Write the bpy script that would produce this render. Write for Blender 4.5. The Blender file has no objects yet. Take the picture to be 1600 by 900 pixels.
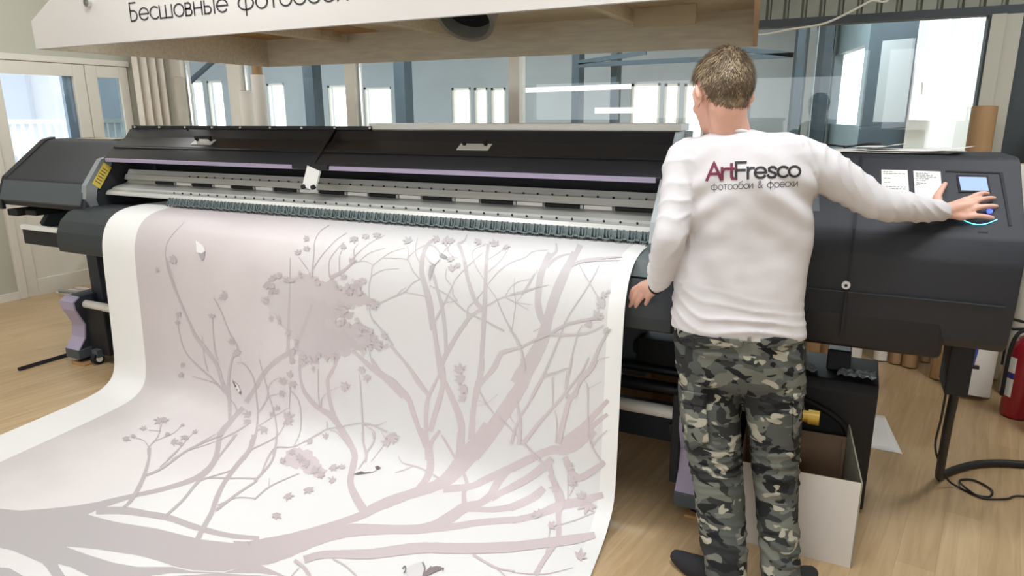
import bpy, bmesh, math, random
from mathutils import Vector, Matrix, noise
from mathutils.bvhtree import BVHTree
random.seed(7)
scn = bpy.context.scene
COL = scn.collection
R = math.radians

# ------------------------------------------------------------------ camera
CAM_H, F_PX = 1.6, 1063.0
PITCH, YAW, ROLL = R(14.25), R(26.6), R(-0.31)
FW = Vector((-math.sin(YAW)*math.cos(PITCH), math.cos(YAW)*math.cos(PITCH), -math.sin(PITCH)))
_r0 = Vector((math.cos(YAW), math.sin(YAW), 0)); _u0 = _r0.cross(FW)
RT = _r0*math.cos(ROLL) + _u0*math.sin(ROLL); UP = RT.cross(FW)
EYE = Vector((0, 0, CAM_H))
cam = bpy.data.cameras.new('camera'); cam_o = bpy.data.objects.new('camera', cam); COL.objects.link(cam_o)
cam.sensor_width = 36; cam.lens = 36*F_PX/1600; cam.clip_start = .05; cam.clip_end = 200
cam_o.matrix_world = Matrix(((RT.x, UP.x, -FW.x, 0), (RT.y, UP.y, -FW.y, 0), (RT.z, UP.z, -FW.z, CAM_H), (0, 0, 0, 1)))
scn.camera = cam_o

# ------------------------------------------------------------------ world, exposure, room light
scn.view_settings.view_transform = 'Standard'; scn.view_settings.look = 'None'
scn.view_settings.gamma = 1; scn.view_settings.use_curve_mapping = False
scn.view_settings.exposure = -0.18
w = bpy.data.worlds.new('daylight'); scn.world = w; w.use_nodes = True
bg = w.node_tree.nodes['Background']; bg.inputs[0].default_value = (.96, .98, 1, 1); bg.inputs[1].default_value = 3.6
LAMP_W = 17.0
CEIL = 3.25

def ray(px, py): return FW*F_PX + RT*(px-800) - UP*(py-450)
def at(px, py, Y=None, Z=None, X=None):
    d = ray(px, py)
    t = Y/d.y if Y is not None else ((Z-CAM_H)/d.z if Z is not None else X/d.x)
    return EYE + d*t
def on_plane(px, py, p0, n):
    d = ray(px, py); return EYE + d*((p0-EYE).dot(n)/d.dot(n))

# ------------------------------------------------------------------ helpers
def lin(c):
    return tuple(((x/255)/12.92 if x/255 <= .04045 else ((x/255+.055)/1.055)**2.4) for x in c)
def mat(name, col, rough=.5, metal=0, bump=0, bscale=60, var=0, vscale=8, spec=.5, stretch=None, emit=None, srgb=True, coat=0):
    m = bpy.data.materials.new(name); m.use_nodes = True; nt = m.node_tree; N = nt.nodes; b = N['Principled BSDF']
    c = lin(col) if srgb else col
    b.inputs['Base Color'].default_value = (*c, 1); b.inputs['Roughness'].default_value = rough
    b.inputs['Metallic'].default_value = metal; b.inputs['Specular IOR Level'].default_value = spec
    b.inputs['Coat Weight'].default_value = coat
    tc = N.new('ShaderNodeTexCoord'); mp = N.new('ShaderNodeMapping'); nt.links.new(tc.outputs['Object'], mp.inputs[0])
    if stretch: mp.inputs['Scale'].default_value = stretch
    if var:
        n = N.new('ShaderNodeTexNoise'); n.inputs['Scale'].default_value = vscale; n.inputs['Detail'].default_value = 5
        nt.links.new(mp.outputs[0], n.inputs['Vector'])
        r = N.new('ShaderNodeValToRGB'); r.color_ramp.elements[0].position = .3; r.color_ramp.elements[1].position = .7
        r.color_ramp.elements[0].color = (*[x*(1-var) for x in c], 1); r.color_ramp.elements[1].color = (*[min(1, x*(1+var)) for x in c], 1)
        nt.links.new(n.outputs[0], r.inputs[0]); nt.links.new(r.outputs[0], b.inputs['Base Color'])
    if bump:
        n = N.new('ShaderNodeTexNoise'); n.inputs['Scale'].default_value = bscale; n.inputs['Detail'].default_value = 3
        nt.links.new(mp.outputs[0], n.inputs['Vector'])
        bm_ = N.new('ShaderNodeBump'); bm_.inputs['Strength'].default_value = bump; bm_.inputs['Distance'].default_value = .01
        nt.links.new(n.outputs[0], bm_.inputs['Height']); nt.links.new(bm_.outputs[0], b.inputs['Normal'])
    if emit:
        b.inputs['Emission Color'].default_value = (*lin(emit[0]), 1); b.inputs['Emission Strength'].default_value = emit[1]
    return m
def glass_mat(name, tint, refl=1.0):
    m = bpy.data.materials.new(name); m.use_nodes = True; nt = m.node_tree; N = nt.nodes; N.remove(N['Principled BSDF'])
    t = N.new('ShaderNodeBsdfTransparent'); t.inputs[0].default_value = (*tint, 1)
    g = N.new('ShaderNodeBsdfGlossy'); g.inputs['Roughness'].default_value = .02
    f = N.new('ShaderNodeLayerWeight'); f.inputs[0].default_value = .5      # Schlick reflectance, the same from both sides
    pw = N.new('ShaderNodeMath'); pw.operation = 'POWER'; pw.inputs[1].default_value = 5; nt.links.new(f.outputs['Facing'], pw.inputs[0])
    mu = N.new('ShaderNodeMath'); mu.operation = 'MULTIPLY_ADD'; mu.inputs[1].default_value = .7*refl; mu.inputs[2].default_value = .035*refl
    mx = N.new('ShaderNodeMixShader'); nt.links.new(pw.outputs[0], mu.inputs[0]); nt.links.new(mu.outputs[0], mx.inputs[0])
    nt.links.new(t.outputs[0], mx.inputs[1]); nt.links.new(g.outputs[0], mx.inputs[2])
    nt.links.new(mx.outputs[0], N['Material Output'].inputs[0])
    return m

def tag(o, label=None, cat=None, group=None, kind=None):
    if label: o['label'] = label
    if cat: o['category'] = cat
    if group: o['group'] = group
    if kind: o['kind'] = kind
    return o
def empty(name, loc, label, cat, group=None):
    o = bpy.data.objects.new(name, None); COL.objects.link(o); o.location = loc; o.empty_display_size = .1
    return tag(o, label, cat, group)
def link(name, me, mats, parent=None, smooth=False):
    o = bpy.data.objects.new(name, me); COL.objects.link(o)
    if mats is not None:
        for m in (mats if isinstance(mats, (list, tuple)) else [mats]): me.materials.append(m)
    if parent is not None:
        o.parent = parent
        o.matrix_parent_inverse = parent_matrix(parent).inverted()
    if smooth is True:
        for p in me.polygons: p.use_smooth = True
    elif smooth:
        for p in me.polygons: p.use_smooth = True
        try: me.set_sharp_from_angle(angle=R(smooth))
        except Exception: pass
    return o
def parent_matrix(o):
    m = Matrix.LocRotScale(o.location, o.rotation_euler, o.scale)
    if o.parent: m = parent_matrix(o.parent) @ o.matrix_parent_inverse @ m
    return m

class MB:
    def __init__(s): s.bm = bmesh.new()
    def box(s, lo, hi, bev=0, mi=0, rot=None, seg=2):
        lo, hi = Vector(lo), Vector(hi); c = (lo+hi)/2; d = hi-lo
        g = bmesh.ops.create_cube(s.bm, size=1)['verts']
        bmesh.ops.scale(s.bm, vec=d, verts=g)
        if rot: bmesh.ops.rotate(s.bm, cent=(0, 0, 0), matrix=rot, verts=g)
        bmesh.ops.translate(s.bm, vec=c, verts=g)
        fs = list({f for v in g for f in v.link_faces})
        for f in fs: f.material_index = mi
        if bev:
            es = list({e for v in g for e in v.link_edges})
            r = bmesh.ops.bevel(s.bm, geom=es, offset=bev, segments=seg, affect='EDGES', profile=.5)
            for f in r['faces']: f.material_index = mi
        return s
    def obox(s, a, b, w, h, up=(0, 0, 1), mi=0):           # bar from a to b
        a, b = Vector(a), Vector(b); d = (b-a).normalized(); u = Vector(up); sd = d.cross(u).normalized(); u = sd.cross(d)
        vs = [s.bm.verts.new(p + sd*w/2*i + u*h/2*j) for p in (a, b) for i, j in ((-1, -1), (1, -1), (1, 1), (-1, 1))]
        for q in ((0, 1, 2, 3), (7, 6, 5, 4), (0, 4, 5, 1), (1, 5, 6, 2), (2, 6, 7, 3), (3, 7, 4, 0)):
            s.bm.faces.new([vs[i] for i in q]).material_index = mi
        return s
    def prism(s, prof, x0, x1, bev=0, mi=0, axis='x', seg=2):   # prof [(a,b)] extruded along axis
        def P(a, b, x): return Vector((x, a, b)) if axis == 'x' else (Vector((a, x, b)) if axis == 'y' else Vector((a, b, x)))
        A = [s.bm.verts.new(P(a, b, x0)) for a, b in prof]; B = [s.bm.verts.new(P(a, b, x1)) for a, b in prof]
        n = len(prof); fs = [s.bm.faces.new(A), s.bm.faces.new(B[::-1])]
        for i in range(n): fs.append(s.bm.faces.new((A[i], B[i], B[(i+1) % n], A[(i+1) % n])))
        for f in fs: f.material_index = mi
        bmesh.ops.recalc_face_normals(s.bm, faces=fs)
        if bev:
            es = list({e for f in fs for e in f.edges})
            r = bmesh.ops.bevel(s.bm, geom=es, offset=bev, segments=seg, affect='EDGES', profile=.5)
            for f in r['faces']: f.material_index = mi
        return s
    def cyl(s, a, b, r0, r1=None, seg=24, mi=0, cap=True):
        a, b = Vector(a), Vector(b); r1 = r0 if r1 is None else r1; d = (b-a).normalized()
        u = d.orthogonal().normalized(); v = d.cross(u)
        A = [s.bm.verts.new(a+(u*math.cos(t)+v*math.sin(t))*r0) for t in (2*math.pi*i/seg for i in range(seg))]
        B = [s.bm.verts.new(b+(u*math.cos(t)+v*math.sin(t))*r1) for t in (2*math.pi*i/seg for i in range(seg))]
        for i in range(seg): s.bm.faces.new((A[i], A[(i+1) % seg], B[(i+1) % seg], B[i])).material_index = mi
        if cap:
            s.bm.faces.new(A[::-1]).material_index = mi; s.bm.faces.new(B).material_index = mi
        return s
    def pipe(s, a, b, ro, ri, seg=28, mi=0):               # hollow tube
        a, b = Vector(a), Vector(b); d = (b-a).normalized(); u = d.orthogonal().normalized(); v = d.cross(u)
        def ring(c, r): return [s.bm.verts.new(c+(u*math.cos(t)+v*math.sin(t))*r) for t in (2*math.pi*i/seg for i in range(seg))]
        A, B, C, D = ring(a, ro), ring(b, ro), ring(b, ri), ring(a, ri)
        for P, Q in ((A, B), (B, C), (C, D), (D, A)):
            for i in range(seg): s.bm.faces.new((P[i], P[(i+1) % seg], Q[(i+1) % seg], Q[i])).material_index = mi
        return s
    def tube(s, pts, r, seg=10, mi=0, sub=0):
        pts = [Vector(p) for p in pts]
        if sub: pts = crom(pts, sub)
        rs = r if isinstance(r, (list, tuple)) else [r]*len(pts)
        if len(rs) != len(pts): rs = [rs[min(len(rs)-1, int(i*len(rs)/len(pts)))] for i in range(len(pts))]
        rings = []; u = None
        for i, p in enumerate(pts):
            d = (pts[min(i+1, len(pts)-1)]-pts[max(i-1, 0)]).normalized()
            u = d.orthogonal().normalized() if u is None else (u-d*u.dot(d)).normalized()
            v = d.cross(u)
            rings.append([s.bm.verts.new(p+(u*math.cos(t)+v*math.sin(t))*rs[i]) for t in (2*math.pi*k/seg for k in range(seg))])
        for a, b in zip(rings, rings[1:]):
            for k in range(seg): s.bm.faces.new((a[k], a[(k+1) % seg], b[(k+1) % seg], b[k])).material_index = mi
        s.bm.faces.new(rings[0][::-1]).material_index = mi; s.bm.faces.new(rings[-1]).material_index = mi
        return s
    def ell(s, c, rad, rot=None, sub=3, mi=0):
        g = bmesh.ops.create_icosphere(s.bm, subdivisions=sub, radius=1)['verts']
        bmesh.ops.scale(s.bm, vec=rad, verts=g)
        if rot is not None: bmesh.ops.rotate(s.bm, cent=(0, 0, 0), matrix=rot, verts=g)
        bmesh.ops.translate(s.bm, vec=c, verts=g)
        for f in {f for v in g for f in v.link_faces}: f.material_index = mi
        return s
    def loft(s, rings, n=28, p=2.3, mi=0):
        L = []
        for c, u, v in rings:
            c, u, v = Vector(c), Vector(u), Vector(v); row = []
            for k in range(n):
                t = 2*math.pi*k/n; ct, st = math.cos(t), math.sin(t)
                row.append(s.bm.verts.new(c + u*math.copysign(abs(ct)**(2/p), ct) + v*math.copysign(abs(st)**(2/p), st)))
            L.append(row)
        fs = []
        for a, b in zip(L, L[1:]):
            for k in range(n): fs.append(s.bm.faces.new((a[k], a[(k+1) % n], b[(k+1) % n], b[k])))
        fs.append(s.bm.faces.new(L[0][::-1])); fs.append(s.bm.faces.new(L[-1]))
        bmesh.ops.recalc_face_normals(s.bm, faces=fs)
        for f in fs: f.material_index = mi
        return s
    def limb(s, pts, rs, n=20, sub=4):                      # tapered rounded tube through the joints
        pts = [Vector(p) for p in pts]; P = crom(pts, sub); m = len(P); RR = []
        for i in range(m):
            t = i/(m-1)*(len(rs)-1); k = min(int(t), len(rs)-2); RR.append(rs[k]+(rs[k+1]-rs[k])*(t-k))
        s.tube(P, RR, seg=n); s.ell(P[0], (RR[0],)*3, sub=2); s.ell(P[-1], (RR[-1],)*3, sub=2)
        return s
    def quad(s, *pts, mi=0):
        f = s.bm.faces.new([s.bm.verts.new(Vector(p)) for p in pts]); f.material_index = mi; return s
    def build(s, name, mats, parent=None, smooth=False):
        bmesh.ops.recalc_face_normals(s.bm, faces=s.bm.faces)
        me = bpy.data.meshes.new(name); s.bm.to_mesh(me); s.bm.free()
        return link(name, me, mats, parent, smooth)
    def fused(s, voxel, smooth_it=6):                       # one continuous skin over all the shapes
        me = bpy.data.meshes.new('skin'); s.bm.to_mesh(me); s.bm.free()
        o = bpy.data.objects.new('skin', me); COL.objects.link(o)
        m = o.modifiers.new('r', 'REMESH'); m.mode = 'VOXEL'; m.voxel_size = voxel
        sm = o.modifiers.new('s', 'SMOOTH'); sm.iterations = smooth_it; sm.factor = .5
        dg = bpy.context.evaluated_depsgraph_get()
        out = bpy.data.meshes.new_from_object(o.evaluated_get(dg)); bpy.data.objects.remove(o); bpy.data.meshes.remove(me)
        return out
def crom(P, n):                                             # Catmull-Rom through P, n steps a span
    if len(P) < 3:
        return [P[0].lerp(P[-1], i/n) for i in range(n+1)]
    out = []
    for i in range(len(P)-1):
        p0, p1, p2, p3 = P[max(i-1, 0)], P[i], P[i+1], P[min(i+2, len(P)-1)]
        for k in range(n):
            t = k/n
            out.append(.5*((2*p1)+(p2-p0)*t+(2*p0-5*p1+4*p2-p3)*t*t+(3*p1-p0-3*p2+p3)*t**3))
    return out+[P[-1]]
def struct(o): o['kind'] = 'structure'; return o
def copy_of(o, parent=None):
    c = o.copy(); COL.objects.link(c)
    if parent is not None: c.parent = parent
    return c

# ------------------------------------------------------------------ stroke lettering
def arc(cx, cy, rx, ry, a0, a1, n=14): return [(cx+rx*math.cos(R(a0+(a1-a0)*i/n)), cy+ry*math.sin(R(a0+(a1-a0)*i/n))) for i in range(n+1)]
_o = arc(.33, .33, .33, .33, 0, 360, 24)
GLYPH = {
 'о': ([_o], .78), 'o': ([_o], .78), 'е': ([[(0, .33), (.66, .33)]+arc(.33, .33, .33, .33, 0, 318, 20)[1:]], .78),
 'с': ([arc(.33, .33, .33, .33, 48, 312, 18)], .68), 'ш': ([[(0, .66), (0, 0), (.84, 0), (.84, .66)], [(.42, .66), (.42, 0)]], 1.0),
 'в': ([[(0, 0), (0, .66), (.2, .66)]+arc(.2, .51, .15, .15, 90, -90, 8)+[(0, .36)], [(0, .36), (.22, .36)]+arc(.22, .18, .18, .18, 90, -90, 8)+[(0, 0)]], .56),
 'н': ([[(0, 0), (0, .66)], [(.5, 0), (.5, .66)], [(0, .35), (.5, .35)]], .68),
 'ы': ([[(0, .66), (0, 0), (.22, 0)]+arc(.22, .19, .19, .19, -90, 90, 8)+[(0, .38)], [(.62, .66), (.62, 0)]], .80),
 'Б': ([[(.44, 1), (0, 1), (0, 0), (.2, 0)]+arc(.2, .28, .28, .28, -90, 90, 10)+[(0, .56)]], .66),
 'ф': ([arc(.45, .33, .45, .33, 0, 360, 28), [(.45, .92), (.45, -.26)]], 1.06), 'т': ([[(0, .66), (.46, .66)], [(.23, .66), (.23, 0)]], .60),
 'б': ([_o, [(0, .36), (.03, .66), (.16, .86), (.36, .93), (.58, 1.0)]], .78), 'и': ([[(0, .66), (0, 0), (.5, .66), (.5, 0)]], .68),
 'р': ([[(0, .66), (0, -.28)], _o], .78), 'к': ([[(0, 0), (0, .66)], [(.42, .66), (.02, .3)], [(.1, .37), (.45, 0)]], .58),
 '&': ([[(.66, .0), (.2, .62), (.16, .8), (.26, .95), (.4, .93), (.46, .78), (.38, .64), (.1, .42), (.02, .22), (.12, .04), (.3, 0), (.5, .12), (.64, .38)]], .84),
 'A': ([[(0, 0), (.42, 1), (.84, 0)], [(.16, .34), (.68, .34)]], .90), 'r': ([[(0, .66), (0, 0)], [(0, .36), (.06, .54), (.18, .63), (.34, .63)]], .42),
 't': ([[(.14, .88), (.14, .14), (.2, .02), (.36, .02)], [(-.06, .62), (.36, .62)]], .44), 'F': ([[(0, 0), (0, 1), (.56, 1)], [(0, .52), (.5, .52)]], .70),
 'e': ([[(0, .33), (.66, .33)]+arc(.33, .33, .33, .33, 0, 318, 20)[1:]], .78),
 's': ([[(.46, .55), (.36, .65), (.2, .66), (.06, .58), (.06, .44), (.2, .35), (.38, .28), (.46, .16), (.38, .03), (.22, 0), (.06, .03), (0, .13)]], .58),
 'c': ([arc(.33, .33, .33, .33, 48, 312, 18)], .66), ' ': ([], .55)}
def text_strips(txt, wd):
    """centre-line strokes turned into flat strips: list of (left edge, right edge) point lists; returns also the width"""
    x = 0; out = []
    for ch in txt:
        st, adv = GLYPH[ch]
        for P in st:
            P = [Vector((x+a, b)) for a, b in P]
            Q = [P[0]]
            for a, b in zip(P, P[1:]):
                k = max(1, int((b-a).length/.12))
                Q += [a.lerp(b, (i+1)/k) for i in range(k)]
            L, Rr = [], []
            for i, p in enumerate(Q):
                d1 = (Q[i]-Q[i-1]).normalized() if i else (Q[1]-Q[0]).normalized()
                d2 = (Q[i+1]-Q[i]).normalized() if i < len(Q)-1 else d1
                t = (d1+d2); t = t.normalized() if t.length > .2 else d1
                n = Vector((-t.y, t.x)); s = 1/max(.55, abs(n.dot(Vector((-d1.y, d1.x)))))
                e = t*(-wd/2 if i == 0 else (wd/2 if i == len(Q)-1 else 0))
                L.append(p+n*wd/2*s+e); Rr.append(p-n*wd/2*s+e)
            out.append((L, Rr, ch))
        x += adv
    return out, x
def text_mesh(bm, strips, place, mi=lambda ch, i: 0):
    for i, (L, Rr, ch) in enumerate(strips):
        a = [bm.verts.new(place(p)) for p in L]; b = [bm.verts.new(place(p)) for p in Rr]
        for k in range(len(a)-1): bm.faces.new((a[k], a[k+1], b[k+1], b[k])).material_index = mi(ch, i)

# ------------------------------------------------------------------ materials
M = {}
M['black'] = mat('black_textured_plastic', (40, 42, 49), .5, bump=.25, bscale=900, var=.10, vscale=300)
M['black_smooth'] = mat('black_smooth_metal', (25, 26, 32), .42, var=.06, vscale=20)
M['black_gloss'] = mat('black_cover', (30, 33, 41), .3, var=.05, vscale=6)
M['deep'] = mat('dark_inside', (20, 20, 26), .6)
M['navy'] = mat('dark_navy_metal', (42, 46, 56), .5, var=.08)
M['slate'] = mat('slate_grey_plastic', (78, 86, 90), .5, bump=.1, bscale=400)
M['guide'] = mat('dark_grey_plastic', (50, 57, 60), .5, bump=.15, bscale=500)
M['lilac'] = mat('lilac_metal', (172, 162, 188), .42, var=.04)
M['silver'] = mat('brushed_aluminium', (206, 206, 200), .38, metal=.3, var=.08, vscale=3, stretch=(.3, 60, 60))
M['steel'] = mat('pale_steel', (168, 174, 176), .4, metal=.5, var=.05)
M['clamp'] = mat('grey_green_plastic', (112, 124, 124), .45, var=.06)
M['white_metal'] = mat('white_metal', (236, 236, 232), .3)
M['white_plastic'] = mat('white_plastic', (226, 222, 212), .4, var=.02)
M['rubber'] = mat('black_rubber', (24, 24, 26), .7)
M['chrome'] = mat('chrome', (220, 220, 222), .15, metal=1)
M['yellow'] = mat('yellow_label', (240, 214, 96), .5)
M['ink_dark'] = mat('dark_print', (44, 40, 44), .6)
M['ink_wine'] = mat('wine_red_print', (118, 42, 66), .6)
M['red'] = mat('red_enamel', (150, 24, 36), .3, coat=.3)
M['brass'] = mat('yellow_plastic', (222, 180, 70), .35, var=.05)
M['ply'] = mat('plywood', (232, 222, 200), .6, var=.10, vscale=4, stretch=(1.2, 12, 12), bump=.05, bscale=40)
M['ply_brown'] = mat('brown_hardboard', (206, 164, 116), .6, var=.06, vscale=3)
M['ply_light'] = mat('pale_plywood', (206, 192, 160), .6, var=.05, vscale=5)
M['board_white'] = mat('white_board', (204, 199, 194), .45, var=.015, vscale=2)
M['paper'] = mat('plain_paper', (238, 236, 231), .6, var=.015)
M['roll_white'] = mat('white_roll_paper', (228, 222, 212), .6, var=.03)
M['roll_grey'] = mat('greyish_roll_paper', (196, 190, 176), .7, var=.06, bump=.1, bscale=200)
M['kraft'] = mat('kraft_cardboard', (164, 129, 90), .7, var=.08, vscale=10, stretch=(4, 4, .6))
M['card_white'] = mat('white_cardboard', (226, 221, 215), .6, var=.02, bump=.08, bscale=8)
M['card_in'] = mat('cardboard_inside', (132, 106, 84), .8, var=.06)
M['card_grey'] = mat('grey_cardboard', (150, 148, 128), .8, var=.08)
M['cable'] = mat('black_cable', (26, 26, 28), .5)
M['wall'] = mat('painted_wall', (186, 184, 170), .7, var=.03, vscale=2, bump=.06, bscale=120)
M['wall_lower'] = mat('white_panel', (222, 216, 204), .5, var=.02)
M['ceil'] = mat('ceiling_paint', (206, 204, 196), .8)
M['pvc'] = mat('white_window_frame', (222, 216, 204), .35, var=.02)
M['rib'] = mat('ribbed_sheet_metal', (132, 134, 122), .45, metal=.3, var=.08)
M['dark_wall'] = mat('dark_grey_wall', (62, 68, 72), .6, var=.06, vscale=30)
M['far_wall'] = mat('bluish_far_wall', (164, 170, 172), .7, var=.05, vscale=1.2)
M['far_mid'] = mat('teal_grey_sheet_wall', (112, 126, 130), .5, var=.08)
M['far_dark'] = mat('dark_teal_steel', (52, 66, 74), .5, var=.1)
M['far_floor'] = mat('far_concrete', (150, 152, 150), .6, var=.06)
M['curtain'] = mat('cream_curtain', (230, 221, 208), .8, var=.03, vscale=6)
M['glass'] = glass_mat('partition_glass', (.90, .94, .95), 1.0)
M['glass_door'] = glass_mat('door_glass', (.95, .97, 1.0), .8)
M['glass_grey'] = glass_mat('sidelight_glass', (.5, .56, .58), 1.4)
M['blue'] = mat('blue_plastic_bag', (38, 62, 160), .35, var=.1)
M['film'] = mat('crumpled_clear_film', (150, 156, 160), .2, bump=1.0, bscale=60, var=.3, vscale=40)
M['screen'] = mat('lcd_screen', (150, 170, 215), .2, emit=((150, 172, 222), .55))
M['led_blue'] = mat('blue_button_light', (90, 110, 230), .3, emit=((90, 112, 240), 1.6))
M['led_cyan'] = mat('cyan_ring_light', (120, 220, 240), .3, emit=((110, 222, 245), 2.2))
M['lamp'] = mat('lamp_diffuser', (255, 250, 240), .4, emit=((255, 248, 236), 4.0))
M['wood_block'] = mat('wooden_plate', (176, 134, 88), .6, var=.1, stretch=(2, 20, 20))
M['ext_white'] = mat('facade_white', (232, 236, 242), .6)
M['ext_blue'] = mat('blue_grey_frame', (104, 126, 140), .5)
M['ext_grey'] = mat('facade_grey', (200, 208, 220), .6)

def floor_mat():
    m = mat('oak_laminate', (178, 148, 112), .34, spec=.4); nt = m.node_tree; N = nt.nodes; b = N['Principled BSDF']; Lk = nt.links.new
    tc = N.new('ShaderNodeTexCoord'); mp = N.new('ShaderNodeMapping'); mp.inputs['Rotation'].default_value = (0, 0, R(9)); Lk(tc.outputs['Object'], mp.inputs[0])
    br = N.new('ShaderNodeTexBrick'); sw = N.new('ShaderNodeMapping'); sw.inputs['Rotation'].default_value = (0, 0, R(90)); Lk(mp.outputs[0], sw.inputs[0]); Lk(sw.outputs[0], br.inputs[0])
    br.inputs['Color1'].default_value = (*lin((200, 173, 136)), 1); br.inputs['Color2'].default_value = (*lin((190, 162, 125)), 1); br.inputs['Mortar'].default_value = (*lin((178, 150, 114)), 1)
    br.inputs['Scale'].default_value = 1; br.inputs['Mortar Size'].default_value = .001; br.inputs['Brick Width'].default_value = 1.3; br.inputs['Row Height'].default_value = .125; br.offset = .37
    st = N.new('ShaderNodeMapping'); st.inputs['Scale'].default_value = (16, 1.1, 1); Lk(mp.outputs[0], st.inputs[0])
    n = N.new('ShaderNodeTexNoise'); n.inputs['Scale'].default_value = 1.6; n.inputs['Detail'].default_value = 6; n.inputs['Distortion'].default_value = 1.2; Lk(st.outputs[0], n.inputs['Vector'])
    r = N.new('ShaderNodeValToRGB'); r.color_ramp.elements[0].position = .3; r.color_ramp.elements[1].position = .72
    r.color_ramp.elements[0].color = (.80, .77, .72, 1); r.color_ramp.elements[1].color = (1.08, 1.07, 1.05, 1); Lk(n.outputs[0], r.inputs[0])
    mx = N.new('ShaderNodeMix'); mx.data_type = 'RGBA'; mx.blend_type = 'MULTIPLY'; mx.inputs[0].default_value = 1
    Lk(br.outputs[0], mx.inputs[6]); Lk(r.outputs[0], mx.inputs[7]); Lk(mx.outputs[2], b.inputs['Base Color'])
    bp = N.new('ShaderNodeBump'); bp.inputs['Strength'].default_value = .06; Lk(n.outputs[0], bp.inputs['Height']); Lk(bp.outputs[0], b.inputs['Normal'])
    return m
M['floor'] = floor_mat()
def camo_mat():
    m = mat('grey_camouflage_cloth', (90, 92, 90), .85, spec=.2); nt = m.node_tree; N = nt.nodes; b = N['Principled BSDF']; Lk = nt.links.new
    tc = N.new('ShaderNodeTexCoord')
    def layer(scale, off, sq, thr, soft=.012):
        mp = N.new('ShaderNodeMapping'); mp.inputs['Location'].default_value = off; mp.inputs['Scale'].default_value = sq; Lk(tc.outputs['Object'], mp.inputs[0])
        n = N.new('ShaderNodeTexNoise'); n.inputs['Scale'].default_value = scale; n.inputs['Detail'].default_value = 2.2; n.inputs['Roughness'].default_value = .45; n.inputs['Distortion'].default_value = .5
        Lk(mp.outputs[0], n.inputs['Vector'])
        r = N.new('ShaderNodeValToRGB'); r.color_ramp.elements[0].position = thr; r.color_ramp.elements[1].position = thr+soft; Lk(n.outputs[0], r.inputs[0]); return r
    cur = lin((86, 88, 84))
    col = None
    for scale, off, sq, thr, c in ((12.5, (3, 1, 2), (.8, .8, 1.25), .52, (52, 53, 52)), (14, (7, 5, 1), (.7, .7, 1.3), .55, (112, 113, 104)), (18, (1, 9, 4), (.75, .75, 1.4), .585, (36, 36, 37)), (16, (5, 2, 8), (.75, .75, 1.5), .615, (168, 163, 146))):
        l = layer(scale, off, sq, thr); mx = N.new('ShaderNodeMix'); mx.data_type = 'RGBA'; Lk(l.outputs[0], mx.inputs[0])
        if col is None: mx.inputs[6].default_value = (*cur, 1)
        else: Lk(col, mx.inputs[6])
        mx.inputs[7].default_value = (*lin(c), 1); col = mx.outputs[2]
    Lk(col, b.inputs['Base Color'])
    n = N.new('ShaderNodeTexNoise'); n.inputs['Scale'].default_value = 700; Lk(tc.outputs['Object'], n.inputs['Vector'])
    bp = N.new('ShaderNodeBump'); bp.inputs['Strength'].default_value = .25; bp.inputs['Distance'].default_value = .002; Lk(n.outputs[0], bp.inputs['Height']); Lk(bp.outputs[0], b.inputs['Normal'])
    return m
M['camo'] = camo_mat()
M['shirt'] = mat('white_cotton', (217, 213, 214), .85, spec=.2, bump=.12, bscale=600)
M['skin'] = mat('skin', (226, 176, 156), .5, var=.05, vscale=25, bump=.05, bscale=300)
M['skin'].node_tree.nodes['Principled BSDF'].inputs['Subsurface Weight'].default_value = .15
M['skin'].node_tree.nodes['Principled BSDF'].inputs['Subsurface Radius'].default_value = (.02, .008, .005)
M['lip'] = mat('lips', (190, 120, 112), .5); M['eye'] = mat('eye_white', (235, 232, 228), .2); M['iris'] = mat('iris', (70, 90, 110), .2)
M['hair'] = mat('light_brown_hair', (122, 102, 78), .5, var=.35, vscale=45, stretch=(1, 1, .5), bump=.4, bscale=220)
M['hair_b'] = mat('sun_bleached_hair', (154, 134, 104), .45); M['hair_d'] = mat('brown_hair', (94, 74, 56), .5)
M['sock'] = mat('black_knit', (40, 40, 44), .9, bump=.3, bscale=500)

# ================================================================== THE ROOM
XL, YP = -6.7, 5.2                                          # left wall plane, glazed partition plane
struct(MB().box((XL-.15, -2.6, -.1), (3.2, 14.2, 0)).build('floor', M['floor']))
struct(MB().box((XL-.15, -2.6, CEIL), (3.2, YP+.1, CEIL+.1)).build('ceiling', M['ceil']))
# left wall with the glazed door and its sidelight
D0, D1, D2, DT = 3.40, 4.262, 4.70, 2.09
wl = MB()
wl.box((XL-.15, -2.6, 0), (XL, D0, CEIL)).box((XL-.15, D0, DT), (XL, D2, CEIL)).box((XL-.15, D2, 0), (XL, YP+.1, CEIL))
struct(wl.build('wall_left', M['wall']))
struct(MB().box((XL, -2.6, 0), (XL+.015, D0-.03, .07)).build('baseboard_left', M['white_plastic']))
tr = MB().box((XL-.02, D0-.02, DT-.0), (XL+.03, D2+.02, DT+.055), bev=.006).box((XL-.02, D0-.05, 0), (XL+.035, D0+.012, DT+.05), bev=.006)
struct(tr.build('trim_1', M['pvc']))
struct(MB().box((XL-.1, D0, 0), (XL+.02, D2, .034)).build('trim_8', M['pvc']))
dr = empty('door_1', (XL, D0, 0), 'white glazed door in the left wall', 'door'); struct(dr)
fr = MB()
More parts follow.
